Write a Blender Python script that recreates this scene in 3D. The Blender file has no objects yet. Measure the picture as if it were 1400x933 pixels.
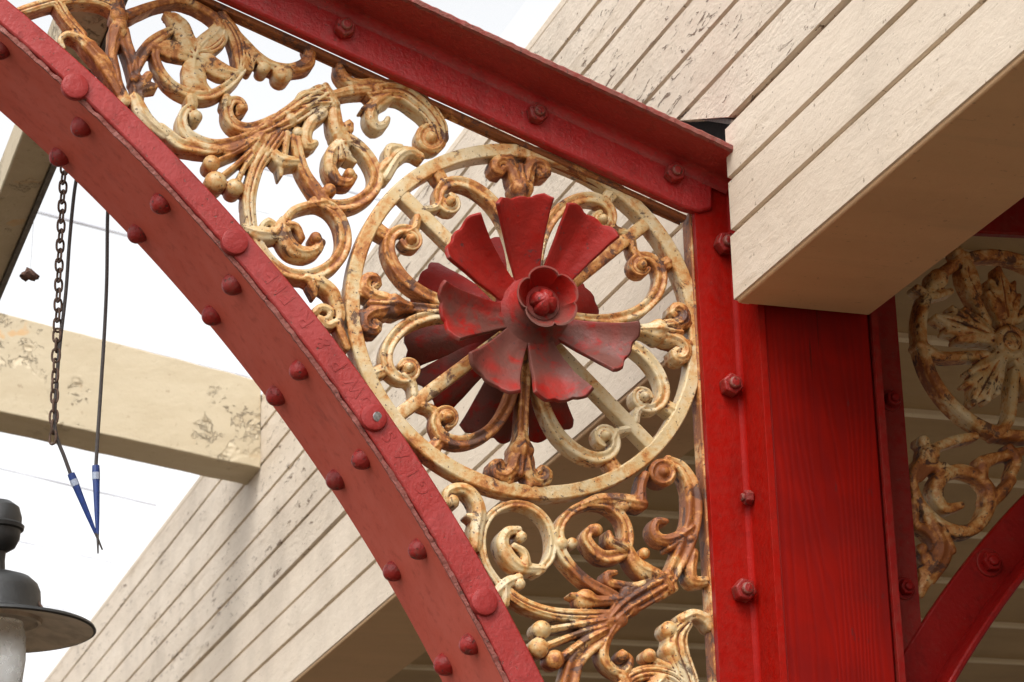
import bpy, bmesh, math, random
import numpy as np
from mathutils import Vector, Matrix, noise
random.seed(7)
R = math.radians
sc = bpy.context.scene
COL = sc.collection

# ------------------------------------------------------------------ survey
# The picture was surveyed from its vanishing points; positions read off it
# are intersected with the real plane each thing lies in.
F = 3600.0                                     # focal length in photo pixels
yw = np.array([-1281., 1309., F]); yw /= np.linalg.norm(yw)      # away from the viewer
zw = np.array([-288., -10183., F]); zw -= yw * zw.dot(yw); zw /= np.linalg.norm(zw)
xw = np.cross(yw, zw)
BASIS = np.array([xw, yw, zw])                 # rows: world axes in camera coordinates
CAM = np.array([0.0, -3.6 * yw[2], 1.6])

def ray(px, py):
    return BASIS @ np.array([px - 700.0, py - 466.5, F])
def P(px, py, Y=0.0):
    d = ray(px, py); t = (Y - CAM[1]) / d[1]
    return CAM + d * t
def PX(px, py, X):                             # on a plane of constant X
    d = ray(px, py); return CAM + d * ((X - CAM[0]) / d[0])
def PZ(px, py, Z):
    d = ray(px, py); return CAM + d * ((Z - CAM[2]) / d[2])
def XZ(px, py, Y=0.0):
    p = P(px, py, Y); return np.array([p[0], p[2]])
def fit_circle(pts):
    A = np.array([[2*x, 2*z, 1] for x, z in pts]); b = np.array([x*x + z*z for x, z in pts])
    s = np.linalg.lstsq(A, b, rcond=None)[0]
    return s[0], s[1], math.sqrt(s[2] + s[0]**2 + s[1]**2)

# ------------------------------------------------------------------ objects
WORLD = {}
def place(o, world, parent=None):
    o.location = Vector(world) - (Vector(WORLD[parent.name]) if parent else Vector())
    if parent: o.parent = parent
    WORLD[o.name] = tuple(world)
def thing(name, label, cat, loc=(0, 0, 0), group=None):
    o = bpy.data.objects.new(name, None); COL.objects.link(o)
    o.empty_display_size = .05
    place(o, loc); tag(o, label, cat, group, 'thing'); return o
def tag(o, label=None, cat=None, group=None, kind=None):
    if label: o['label'] = label
    if cat: o['category'] = cat
    if group: o['group'] = group
    if kind: o['kind'] = kind
def link_mesh(name, me, mat, parent=None, smooth=True, origin=None):
    n = len(me.vertices); co = np.empty(n * 3, np.float32)
    me.vertices.foreach_get('co', co); co = co.reshape(-1, 3)
    c = np.array(origin if origin is not None else (co.min(0) + co.max(0)) / 2, np.float32)
    me.vertices.foreach_set('co', (co - c).ravel()); me.update()
    if smooth: me.polygons.foreach_set('use_smooth', [True] * len(me.polygons))
    if mat: me.materials.clear(); me.materials.append(mat)
    o = bpy.data.objects.new(name, me); COL.objects.link(o)
    place(o, [float(v) for v in c], parent); return o
def make(name, bm, mat, parent=None, smooth=True, bevel=0.0, seg=2, origin=None, sharp=35):
    bmesh.ops.recalc_face_normals(bm, faces=bm.faces)
    me = bpy.data.meshes.new(name); bm.to_mesh(me); bm.free()
    o = link_mesh(name, me, mat, parent, smooth, origin)
    if smooth:
        try: me.set_sharp_from_angle(angle=R(sharp))
        except Exception: pass
    if bevel:
        b = o.modifiers.new('Bevel', 'BEVEL'); b.width = bevel; b.segments = seg; b.limit_method = 'ANGLE'; b.angle_limit = R(32)
        b.harden_normals = False
    return o
def BM(): return bmesh.new()
def add_hull(bm, ring_a, ring_b):
    """closed prism between two equal loops of 3-D points"""
    a = [bm.verts.new(p) for p in ring_a]; b = [bm.verts.new(p) for p in ring_b]
    n = len(a)
    bm.faces.new(a); bm.faces.new(b[::-1])
    for i in range(n): bm.faces.new((a[i], b[i], b[(i+1) % n], a[(i+1) % n]))
def add_box(bm, x0, x1, y0, y1, z0, z1):
    add_hull(bm, [(x0,y0,z0),(x1,y0,z0),(x1,y1,z0),(x0,y1,z0)], [(x0,y0,z1),(x1,y0,z1),(x1,y1,z1),(x0,y1,z1)])
def add_prism(bm, xz, y0, y1):
    add_hull(bm, [(x, y0, z) for x, z in xz], [(x, y1, z) for x, z in xz])
def add_strip(bm, A, B, ya, yb):
    """solid band between plane curves A and B (lists of xz), from depth ya to yb"""
    n = len(A)
    v = [[bm.verts.new((p[0], y, p[1])) for p in c] for c in (A, B) for y in (ya, yb)]
    af, ab, bf, bb = v
    for i in range(n - 1):
        bm.faces.new((af[i], af[i+1], bf[i+1], bf[i])); bm.faces.new((ab[i], bb[i], bb[i+1], ab[i+1]))
        bm.faces.new((af[i], ab[i], ab[i+1], af[i+1])); bm.faces.new((bf[i], bf[i+1], bb[i+1], bb[i]))
    for i in (0, n - 1): bm.faces.new((af[i], bf[i], bb[i], ab[i]))
def frame_of(n):
    n = Vector(n).normalized(); u = n.orthogonal().normalized(); return u, n.cross(u), n
def add_lathe(bm, base, n, prof, seg=24, spin=0.0, lobes=None, caps=True):
    """prof: (radius, height) along n; lobes(theta, i) scales the radius"""
    u, v, n = frame_of(n); base = Vector(base); rings = []
    for i, (r, h) in enumerate(prof):
        rg = []
        for k in range(seg):
            t = 2*math.pi*k/seg + spin; rr = r * (lobes(t, i) if lobes else 1)
            rg.append(bm.verts.new(base + n*h + (u*math.cos(t) + v*math.sin(t))*rr))
        rings.append(rg)
    for a, b in zip(rings, rings[1:]):
        for k in range(seg): bm.faces.new((a[k], a[(k+1) % seg], b[(k+1) % seg], b[k]))
    if caps: bm.faces.new(rings[0]); bm.faces.new(rings[-1])
def add_tube(bm, pts, r, seg=8, closed=False):
    pts = [Vector(p) for p in pts]; n = len(pts); rings = []; up = None
    for i, p in enumerate(pts):
        a = pts[(i-1) % n] if closed or i else pts[i]; b = pts[(i+1) % n] if closed or i < n-1 else pts[i]
        d = (b - a).normalized()
        if up is None: up = d.orthogonal().normalized()
        up = (up - d*up.dot(d)).normalized(); w = d.cross(up)
        rr = r[i] if isinstance(r, (list, tuple)) else r
        rings.append([bm.verts.new(p + (up*math.cos(2*math.pi*k/seg) + w*math.sin(2*math.pi*k/seg))*rr) for k in range(seg)])
    for i in range(n if closed else n-1):
        a, b = rings[i], rings[(i+1) % n]
        for k in range(seg): bm.faces.new((a[k], a[(k+1) % seg], b[(k+1) % seg], b[k]))
    if not closed: bm.faces.new(rings[0]); bm.faces.new(rings[-1])

# ------------------------------------------------------------------ materials
def new_mat(name):
    m = bpy.data.materials.new(name); m.use_nodes = True
    nt = m.node_tree; nt.nodes.clear()
    out = nt.nodes.new('ShaderNodeOutputMaterial'); b = nt.nodes.new('ShaderNodeBsdfPrincipled')
    nt.links.new(b.outputs[0], out.inputs[0]); return m, nt, b
class N:
    """small node-graph helper"""
    def __init__(s, nt): s.nt = nt; s.tc = nt.nodes.new('ShaderNodeTexCoord'); s.geo = nt.nodes.new('ShaderNodeNewGeometry'); s.co = s.geo.outputs['Position']
    def set(s, inp, v):
        if hasattr(v, 'node'): s.nt.links.new(v, inp)
        else: inp.default_value = v
    def noise(s, scale, detail=6, rough=.55, dist=0., co=None):
        n = s.nt.nodes.new('ShaderNodeTexNoise'); s.set(n.inputs['Vector'], co or s.co)
        n.inputs['Scale'].default_value = scale; n.inputs['Detail'].default_value = detail
        n.inputs['Roughness'].default_value = rough; n.inputs['Distortion'].default_value = dist
        return n.outputs[0]
    def voro(s, scale, feat='F1', co=None, out=0):
        n = s.nt.nodes.new('ShaderNodeTexVoronoi'); n.feature = feat; s.set(n.inputs['Vector'], co or s.co); n.inputs['Scale'].default_value = scale
        return n.outputs[out]
    def map(s, scale=(1,1,1), loc=(0,0,0), rot=(0,0,0), co=None):
        n = s.nt.nodes.new('ShaderNodeMapping'); s.set(n.inputs['Vector'], co or s.co)
        n.inputs['Scale'].default_value = scale; n.inputs['Location'].default_value = loc; n.inputs['Rotation'].default_value = rot
        return n.outputs[0]
    def ramp(s, v, a, b, lo=0., hi=1.):
        n = s.nt.nodes.new('ShaderNodeMapRange'); n.interpolation_type = 'SMOOTHSTEP'; s.set(n.inputs[0], v)
        n.inputs[1].default_value = a; n.inputs[2].default_value = b; n.inputs[3].default_value = lo; n.inputs[4].default_value = hi
        return n.outputs[0]
    def m(s, op, a, b=0., c=0.):
        n = s.nt.nodes.new('ShaderNodeMath'); n.operation = op; s.set(n.inputs[0], a); s.set(n.inputs[1], b); s.set(n.inputs[2], c)
        return n.outputs[0]
    def mix(s, f, a, b):
        n = s.nt.nodes.new('ShaderNodeMix'); n.data_type = 'RGBA'; s.set(n.inputs[0], f)
        for i, v in ((6, a), (7, b)): s.set(n.inputs[i], v if hasattr(v, 'node') else (*v, 1.0))
        return n.outputs[2]
    def bump(s, h, strength=.5, dist=.002, normal=None):
        n = s.nt.nodes.new('ShaderNodeBump'); s.set(n.inputs['Height'], h); n.inputs['Strength'].default_value = strength; n.inputs['Distance'].default_value = dist
        if normal: s.set(n.inputs['Normal'], normal)
        return n.outputs[0]

def red_paint(name, base, faded, chip=(.13, .06, .045), rough=.42, wear=.5, spec=.5, bump=.5):
    m, nt, b = new_mat(name); n = N(nt)
    c = n.mix(n.ramp(n.noise(9, 5, .6), .35, .7), base, faded)
    c = n.mix(n.ramp(n.noise(60, 4, .6), .52, .75, 0, .45), c, tuple(v*.55 for v in base))
    run = n.m('MULTIPLY', n.ramp(n.noise(1., 6, .6, co=n.map((34, 34, 3.2))), .52, .70), n.ramp(n.noise(5, 4), .42, .60))
    c = n.mix(n.m('MULTIPLY', run, .38), c, tuple(v*.5 for v in base))
    specks = n.ramp(n.noise(170, 3, .6), .66 - .04*wear, .72 - .04*wear)
    big = n.ramp(n.noise(38, 7, .65), .69 - .05*wear, .74 - .05*wear)
    edge = n.ramp(n.m('ADD', n.geo.outputs['Pointiness'], n.m('MULTIPLY', n.noise(90, 4), .16)), .62, .68)
    worn = n.m('MULTIPLY', n.m('MAXIMUM', specks, n.m('MULTIPLY', big, .7)), min(1, wear*1.3))
    c = n.mix(worn, c, chip)
    c = n.mix(n.m('MULTIPLY', edge, wear*.7), c, (.17, .07, .05))
    n.set(b.inputs['Base Color'], c)
    n.set(b.inputs['Roughness'], n.ramp(n.noise(30, 5), .3, .7, rough - .05, rough + .1))
    b.inputs['Specular IOR Level'].default_value = spec
    h = n.m('ADD', n.m('MULTIPLY', n.noise(24, 6, .6), .8), n.m('MULTIPLY', n.noise(190, 4, .6), .35))
    h = n.m('SUBTRACT', h, n.m('MULTIPLY', worn, .25))
    n.set(b.inputs['Normal'], n.bump(h, bump, .004)); return m

M = {}
M['red'] = red_paint('red_gloss_paint', (.29, .004, .0012), (.255, .0042, .0016), wear=.12, spec=.10, rough=.42)
M['red_rail'] = red_paint('weathered_red_rail_paint', (.34, .009, .008), (.37, .016, .016), wear=.4, rough=.38, bump=.8, spec=.42)
M['red_arch'] = red_paint('faded_red_arch_paint', (.29, .022, .018), (.34, .040, .038), wear=.6, rough=.45, bump=.7, spec=.38)
M['red_soffit'] = red_paint('chalky_red_soffit_paint', (.46, .080, .050), (.50, .098, .066), wear=.12, rough=.62, spec=.22, bump=.25)
M['red_edge'] = red_paint('chipped_red_edge', (.22, .020, .014), (.27, .050, .036), chip=(.06, .022, .015), wear=.8, rough=.65, bump=1.0)
M['rivet_arch'] = red_paint('faded_red_rivet_paint', (.25, .015, .012), (.29, .024, .022), wear=.15, rough=.5, bump=.8, spec=.3)
M['red_shaded'] = red_paint('shaded_red_paint', (.20, .004, .003), (.23, .006, .004), wear=.3, spec=.18)  # darker copy of the red, with the right side's shade in its colour
M['bolt_red'] = red_paint('red_painted_bolt', (.26, .011, .008), (.18, .014, .011), chip=(.075, .024, .018), wear=1., rough=.42, bump=1., spec=.35)

def petal_paint():
    m, nt, b = new_mat('red_petal_paint_with_grime'); n = N(nt)
    c = n.mix(n.ramp(n.noise(28, 5, .6), .35, .7), (.29, .0065, .003), (.24, .008, .005))
    # grime settles on the lower petals (a stain with its own outline)
    sep = nt.nodes.new('ShaderNodeSeparateXYZ'); nt.links.new(n.co, sep.inputs[0])
    low = n.ramp(n.m('ADD', sep.outputs[2], n.m('MULTIPLY', n.noise(16, 4), .12)), 2.88, 2.93, 1, .15)
    g = n.m('MULTIPLY', n.ramp(n.noise(34, 7, .65, .6), .30, .52), n.ramp(n.noise(9, 2), .30, .50))
    c = n.mix(n.m('MULTIPLY', n.m('MULTIPLY', g, low), .85), c, (.105, .050, .038))
    c = n.mix(n.ramp(n.noise(110, 4, .65), .62, .69, 0, .8), c, (.07, .03, .03))
    e = n.ramp(n.m('ADD', n.geo.outputs['Pointiness'], n.m('MULTIPLY', n.noise(80, 4), .12)), .60, .66)
    c = n.mix(n.m('MULTIPLY', e, .75), c, (.16, .07, .055))
    n.set(b.inputs['Base Color'], c); n.set(b.inputs['Roughness'], n.ramp(n.noise(40, 4), .3, .7, .42, .62)); b.inputs['Specular IOR Level'].default_value = .2
    h = n.m('ADD', n.noise(60, 6, .6), n.m('MULTIPLY', n.noise(230, 3), .3))
    n.set(b.inputs['Normal'], n.bump(h, .5, .003)); return m
M['petal'] = petal_paint()

def rusty_cream(name, amount=0., dark=0., cream_a=(.63, .51, .32), cream_b=(.57, .43, .23)):
    m, nt, b = new_mat(name); n = N(nt)
    cream = n.mix(n.ramp(n.noise(26, 5, .6), .38, .62), cream_a, cream_b)
    pt = n.geo.outputs['Pointiness']
    cav = n.ramp(pt, .495, .435)                    # hollows hold the rust
    edge = n.ramp(pt, .53, .59)                     # paint is knocked off the arrises
    big = n.noise(8, 3, .5)
    r = n.m('ADD', n.m('MULTIPLY', n.m('SUBTRACT', n.noise(30, 9, .66, .7), .5), .62), n.m('ADD', n.m('MULTIPLY', n.noise(120, 6, .62), .30), .315))
    r = n.m('ADD', r, n.m('MULTIPLY', n.m('SUBTRACT', big, .5), .60))
    r = n.m('ADD', r, n.m('ADD', n.m('MULTIPLY', cav, .36), n.m('MULTIPLY', edge, .16)))
    c = n.mix(n.m('MULTIPLY', n.ramp(r, .44 - amount, .60 - amount), .72), cream, (.57, .335, .105))
    stain = n.ramp(r, .52 - amount, .66 - amount)
    c = n.mix(n.m('MULTIPLY', stain, .85), c, (.48, .160, .022))
    deep = n.ramp(r, .61 - amount, .72 - amount)
    c = n.mix(n.m('MULTIPLY', deep, .9), c, (.22, .060, .013))
    blk = n.ramp(n.m('ADD', n.m('ADD', n.noise(33, 9, .70, .5), n.m('MULTIPLY', cav, .12)), n.m('MULTIPLY', stain, .05)), .615 - dark, .675 - dark)
    c = n.mix(n.m('MULTIPLY', blk, .85), c, (.065, .027, .019))
    specks = n.ramp(n.noise(210, 2, .5), .655, .69)
    c = n.mix(n.m('MULTIPLY', specks, .8), c, (.06, .03, .02))
    n.set(b.inputs['Base Color'], c)
    n.set(b.inputs['Roughness'], n.m('ADD', n.m('MULTIPLY', stain, .16), .40))
    h = n.m('ADD', n.m('MULTIPLY', n.noise(55, 7, .62), 1.0), n.m('MULTIPLY', n.noise(210, 4, .6), .4))
    h = n.m('SUBTRACT', h, n.m('MULTIPLY', blk, .25))
    n.set(b.inputs['Normal'], n.bump(h, .6, .003)); return m
M['iron'] = rusty_cream('cream_painted_cast_iron_with_rust', .095, .02)
M['iron_rust'] = rusty_cream('orange_rusted_cream_iron', .165, .03)
M['iron_clean'] = rusty_cream('cream_ring_paint', .065, .01)
M['iron_shade'] = rusty_cream('cream_iron_brown_rust', .11, .02)

def board_paint(name, axis, col=(.66, .555, .42), col2=(.57, .47, .345), flake=1.0, grime=1.0, bump=.5, swirl=.3):
    """weathered cream paint; the grain runs along the given axis"""
    m, nt, b = new_mat(name); n = N(nt)
    s = [9.0, 9.0, 9.0]; s['xyz'.index(axis)] = 1.1
    g = n.map(tuple(s))
    c = n.mix(n.ramp(n.noise(1.0, 6, .62, co=g), .3, .72), col, col2)
    c = n.mix(n.ramp(n.noise(3.2, 6, .6), .45, .72, 0, .5*grime), c, tuple(v*.72 for v in col2))
    lo = [26.0]*3; lo['xyz'.index(axis)] = 2.2
    c = n.mix(n.m('MULTIPLY', n.ramp(n.noise(1., 7, .68, .3, co=n.map(tuple(lo))), .55, .74), .42*grime), c, (.36, .26, .155))
    s2 = [70.0]*3; s2['xyz'.index(axis)] = 16.0
    cr = n.noise(1.0, 7, .7, .8, co=n.map(tuple(s2)))
    crack = n.m('MULTIPLY', n.ramp(cr, .64 - .03*flake, .67 - .03*flake), n.ramp(n.noise(4, 5, .6), .54 - .08*flake, .62 - .08*flake))
    c = n.mix(n.m('MULTIPLY', crack, min(1, .8*flake)), c, (.16, .10, .06))
    spots = n.m('MULTIPLY', n.ramp(n.noise(95, 3, .6), .66, .71), .75*grime)
    c = n.mix(spots, c, (.20, .14, .09))
    n.set(b.inputs['Base Color'], c); b.inputs['Roughness'].default_value = .62
    h = n.m('ADD', n.m('MULTIPLY', n.noise(17, 7, .6, swirl), .9), n.m('MULTIPLY', cr, .5))
    h = n.m('ADD', h, n.m('MULTIPLY', n.noise(140, 4, .6), .22)); h = n.m('SUBTRACT', h, n.m('MULTIPLY', crack, .35))
    n.set(b.inputs['Normal'], n.bump(h, bump, .006)); return m
M['board'] = board_paint('weathered_cream_board_paint', 'y', (.66, .56, .445), (.585, .485, .375), bump=.45, flake=.45, swirl=.15)
M['board_old'] = board_paint('cracked_cream_board_paint', 'y', (.655, .56, .45), (.57, .475, .37), bump=.8, flake=1.5, swirl=.25, grime=1.3)
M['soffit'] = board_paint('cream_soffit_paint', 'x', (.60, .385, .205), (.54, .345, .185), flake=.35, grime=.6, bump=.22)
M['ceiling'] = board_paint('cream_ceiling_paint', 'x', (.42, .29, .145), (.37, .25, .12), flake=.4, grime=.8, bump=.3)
M['batten'] = board_paint('pale_batten_paint', 'x', (.78, .68, .50), (.70, .60, .43), flake=.3, grime=.4)
M['end_grain'] = board_paint('dark_brown_wood', 'x', (.075, .042, .026), (.04, .024, .016), flake=1.)  # dark brown for the cut board ends
M['groove'] = board_paint('groove_shade_paint', 'y', (.50, .36, .20), (.40, .28, .15), flake=.4)  # tan-brown puts the shading of the grooves into the colour

def peel_paint():
    m, nt, b = new_mat('flaking_cream_beam_paint'); n = N(nt)
    g = n.map((3, 9, 9))
    c = n.mix(n.ramp(n.noise(2., 7, .62, co=g), .3, .7), (.47, .39, .265), (.43, .35, .23))
    zone = n.ramp(n.noise(3.4, 5, .6, co=n.map((1, 1, 1), (3.1, 0, 1.7))), .49, .60)
    fl = n.noise(14, 9, .70, .3)
    inside = n.m('MULTIPLY', n.ramp(fl, .515, .535), zone)          # flaked patches with a lifted rim
    rim = n.m('MULTIPLY', n.m('MULTIPLY', n.ramp(fl, .50, .52), n.ramp(fl, .56, .53)), zone)
    c = n.mix(n.m('MULTIPLY', inside, .45), c, (.40, .31, .19))
    c = n.mix(n.m('MULTIPLY', rim, .28), c, (.16, .11, .06))
    c = n.mix(n.m('MULTIPLY', n.ramp(n.noise(42, 6, .66), .60, .68), .5), c, (.23, .165, .09))
    c = n.mix(n.m('MULTIPLY', n.m('MULTIPLY', n.ramp(n.noise(9, 3), .62, .66), zone), .7), c, (.52, .30, .12))
    n.set(b.inputs['Base Color'], c); b.inputs['Roughness'].default_value = .65
    h = n.m('SUBTRACT', n.m('MULTIPLY', n.noise(40, 6, .65), .22), n.m('MULTIPLY', inside, 1.1))
    n.set(b.inputs['Normal'], n.bump(h, .9, .010)); return m
M['peel'] = peel_paint()

def timber_red():
    m, nt, b = new_mat('red_painted_timber_grain'); n = N(nt)
    g = n.map((1, 1, .10))
    ring = n.nt.nodes.new('ShaderNodeTexWave'); ring.wave_type = 'BANDS'; ring.bands_direction = 'X'
    warp = n.noise(9, 3, .5, co=g)
    vec = nt.nodes.new('ShaderNodeVectorMath'); vec.operation = 'MULTIPLY_ADD'
    comb = nt.nodes.new('ShaderNodeCombineXYZ'); n.set(comb.inputs[0], warp)
    nt.links.new(comb.outputs[0], vec.inputs[0]); vec.inputs[1].default_value = (.16, 0, 0); nt.links.new(g, vec.inputs[2])
    nt.links.new(vec.outputs[0], ring.inputs['Vector'])
    ring.inputs['Scale'].default_value = 30; ring.inputs['Distortion'].default_value = 1.6; ring.inputs['Detail'].default_value = 3; ring.inputs['Detail Scale'].default_value = 1.5
    w = ring.outputs['Fac']
    fine = n.noise(330, 3, .6, co=n.map((1, 1, .03)))
    c = n.mix(n.ramp(n.noise(11, 5), .35, .7), (.245, .0045, .0015), (.185, .004, .002))
    c = n.mix(n.m('MULTIPLY', n.ramp(w, .55, .1), .22), c, (.12, .006, .008))
    c = n.mix(n.ramp(n.noise(80, 5, .6, co=n.map((1, 1, .3))), .66, .72, 0, .6), c, (.08, .02, .02))
    split = n.m('MULTIPLY', n.ramp(n.noise(1., 4, .6, .3, co=n.map((110, 110, 1.6))), .655, .69), n.ramp(n.noise(4, 3), .46, .58))
    c = n.mix(n.m('MULTIPLY', split, .8), c, (.035, .006, .005))
    c = n.mix(n.ramp(n.noise(3.5, 5, .6), .5, .75, 0, .5), c, (.13, .008, .006))
    n.set(b.inputs['Base Color'], c); b.inputs['Roughness'].default_value = .5; b.inputs['Specular IOR Level'].default_value = .10
    h = n.m('ADD', n.m('MULTIPLY', w, .7), n.m('MULTIPLY', fine, .6)); h = n.m('SUBTRACT', h, split)
    n.set(b.inputs['Normal'], n.bump(h, .28, .0012)); return m
M['timber'] = timber_red()

def plain(name, col, rough=.5, metal=0., var=.3, bump=.3, scale=60):
    m, nt, b = new_mat(name); n = N(nt)
    c = n.mix(n.ramp(n.noise(scale, 6, .6), .35, .68), col, tuple(v*(1-var) for v in col))
    n.set(b.inputs['Base Color'], c); b.inputs['Roughness'].default_value = rough; b.inputs['Metallic'].default_value = metal
    if bump: n.set(b.inputs['Normal'], n.bump(n.noise(scale*2, 5), bump, .002))
    return m
M['dark_iron'] = plain('dark_weathered_enamel', (.022, .022, .021), .45, 0, .4)
M['lamp_inside'] = plain('dirty_pale_enamel', (.46, .39, .31), .5, 0, .35, .2, 25)
M['chain'] = plain('rusty_chain_iron', (.115, .065, .042), .7, .3, .5, .6, 300)
M['cable'] = plain('black_brown_cable', (.045, .035, .03), .6, 0, .4, .2, 300)
M['blue'] = plain('blue_plastic', (.006, .030, .16), .35, 0, .3, .1, 200)
M['white_band'] = plain('white_print_band', (.35, .40, .50), .5, 0, .5, 0, 900)
M['leaf'] = plain('dead_brown_leaf', (.11, .05, .03), .8, 0, .5, .6, 200)
M['web'] = plain('cobweb_thread', (.4, .4, .4), .7, 0, .1, 0)
M['black'] = plain('void_shade_black', (.012, .011, .013), .9, 0, .3)  # near-black colour stands for the shade inside the hollow beam
M['ground'] = plain('worn_platform_paving', (.115, .083, .050), .85, 0, .35, .4, 3)
M['slab_grey'] = plain('plain_grey_slab', (.10, .10, .105), .7, 0, .3, .5, 6)  # for the added slab that blocks light on the right
M['strap'] = plain('grey_lead_strip', (.13, .115, .10), .6, .1, .5)
M['silver'] = plain('bare_scratched_metal', (.5, .5, .5), .35, .8, .5, .5, 250)

def glass_sheet():
    m, nt, b = new_mat('dusty_roof_glazing'); n = N(nt)
    tr = nt.nodes.new('ShaderNodeBsdfTransparent'); tr.inputs[0].default_value = (.97, .975, .98, 1)
    b.inputs['Base Color'].default_value = (.55, .52, .45, 1); b.inputs['Roughness'].default_value = .8
    mx = nt.nodes.new('ShaderNodeMixShader')
    d = n.m('MULTIPLY', n.ramp(n.noise(1., 7, .7, co=n.map((6, 70, 6))), .64, .72), n.ramp(n.noise(2.5, 4), .45, .6))
    n.set(mx.inputs[0], n.m('MULTIPLY_ADD', d, .55, .02))
    nt.links.new(tr.outputs[0], mx.inputs[1]); nt.links.new(b.outputs[0], mx.inputs[2])
    nt.links.new(mx.outputs[0], nt.nodes['Material Output'].inputs[0]); return m
M['glazing'] = glass_sheet()
def seam_mat():
    m, nt, b = new_mat('clear_sealing_strip'); n = N(nt)
    tr = nt.nodes.new('ShaderNodeBsdfTransparent'); b.inputs['Base Color'].default_value = (.50, .50, .56, 1)
    mx = nt.nodes.new('ShaderNodeMixShader')
    n.set(mx.inputs[0], n.ramp(n.noise(1., 6, .7, co=n.map((5, 20, 5))), .3, .75, .15, .65))
    nt.links.new(tr.outputs[0], mx.inputs[1]); nt.links.new(b.outputs[0], mx.inputs[2])
    nt.links.new(mx.outputs[0], nt.nodes['Material Output'].inputs[0]); return m
M['seam'] = seam_mat()
def globe_mat():
    m, nt, b = new_mat('frosted_lamp_glass'); n = N(nt)
    b.inputs['Base Color'].default_value = (.85, .83, .78, 1); b.inputs['Transmission Weight'].default_value = .75
    n.set(b.inputs['Roughness'], n.ramp(n.noise(60, 5), .3, .7, .2, .5)); return m
M['globe'] = globe_mat()

# ------------------------------------------------------------------ cast ornament from traced strokes
YF = .016          # front plane of the casting
YB = .044          # back plane
def sheet(ox, oy, s):
    return lambda x, y: (ox + x / s, oy + y / s)
S = dict(A=sheet(60, 0, 5.49), B=sheet(200, 0, 5.49), C=sheet(240, 110, 5.49), D=sheet(420, 60, 5.18), E=sheet(280, 180, 3.99),
         T=sheet(280, 0, 3.99), V=sheet(340, 340, 5.183), L=sheet(600, 640, 3.185), J=sheet(1220, 310, 3.733), K=sheet(1220, 540, 2.917), O=sheet(0, 0, 1))
SC = dict(A=5.49, B=5.49, C=5.49, D=5.18, E=3.99, T=3.99, V=5.183, L=3.185, J=3.733, K=2.917, O=1.0)
def px2m(w): return w * .00098

def resample(pts, ws, step):
    """Catmull-Rom through pts (xz) with widths, evenly stepped"""
    P_ = [np.array(p, float) for p in pts]
    if len(P_) == 2: P_ = [P_[0], (P_[0] + P_[1]) / 2, P_[1]]; ws = [ws[0], (ws[0] + ws[1]) / 2, ws[1]]
    ext = [2*P_[0] - P_[1]] + P_ + [2*P_[-1] - P_[-2]]; we = [ws[0]] + list(ws) + [ws[-1]]
    out = []; wo = []
    for i in range(1, len(ext) - 2):
        p0, p1, p2, p3 = ext[i-1:i+3]; n = max(1, int(np.linalg.norm(p2 - p1) / step))
        for k in range(n):
            t = k / n
            out.append(.5*((2*p1) + (p2-p0)*t + (2*p0 - 5*p1 + 4*p2 - p3)*t*t + (3*p1 - p0 - 3*p2 + p3)*t**3))
            u = t*t*(3 - 2*t); wo.append(we[i]*(1-u) + we[i+1]*u)
    out.append(ext[-2]); wo.append(we[-2]); return out, wo

def sweep(bm, pts, ws, h=.42, flute=0, yf=YF, yb=YB, cap=(1, 1), flat=False, front=-1):
    """a cast bar of width ws (metres) along pts (xz): flat back, straight sides, moulded front"""
    pts, ws = resample(pts, ws, .0035)
    d0 = pts[0] - pts[1]; d1 = pts[-1] - pts[-2]
    d0 /= np.linalg.norm(d0) + 1e-9; d1 /= np.linalg.norm(d1) + 1e-9
    if cap[0]:
        e = [(pts[0] + d0*ws[0]*.5*math.sin(a), ws[0]*max(.12, math.cos(a))) for a in (R(75), R(50), R(25))]
        pts = [p for p, _ in e] + pts; ws = [w for _, w in e] + ws
    if cap[1]:
        e = [(pts[-1] + d1*ws[-1]*.5*math.sin(a), ws[-1]*max(.12, math.cos(a))) for a in (R(25), R(50), R(75))]
        pts = pts + [p for p, _ in e]; ws = ws + [w for _, w in e]
    NS = 17 if not flat else 5
    rings = []
    for i, (p, w) in enumerate(zip(pts, ws)):
        a = pts[max(0, i-1)]; b = pts[min(len(pts)-1, i+1)]; d = b - a; d /= np.linalg.norm(d) + 1e-9
        nrm = np.array([-d[1], d[0]]); rg = []
        for k in range(NS):
            s = -1 + 2*k/(NS-1)
            if flat: y = yf - (0 if abs(s) == 1 else .0015)
            else:
                y = yf - h*w*(.66*math.sqrt(max(0, 1 - s**4)) + (0 if flute else .34*math.exp(-(s/.24)**2)))
                if flute == 1: y += .17*w*math.exp(-(s/.45)**2)
                elif flute: y += .17*w*(1 - math.cos((s + 1)*math.pi*(flute + 1)))*.5*(1 - s**4)*(.0 if abs(s) > .92 else 1)
            q = p + nrm*w*.5*s; rg.append(bm.verts.new((q[0], y, q[1])))
        for s in (1, -1):
            q = p + nrm*w*.5*s*.96; rg.append(bm.verts.new((q[0], yb, q[1])))
        rings.append(rg)
    m = NS + 2
    for a, b in zip(rings, rings[1:]):
        for k in range(m): bm.faces.new((a[k], a[(k+1) % m], b[(k+1) % m], b[k]))
    bm.faces.new(rings[0]); bm.faces.new(rings[-1][::-1])

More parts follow.
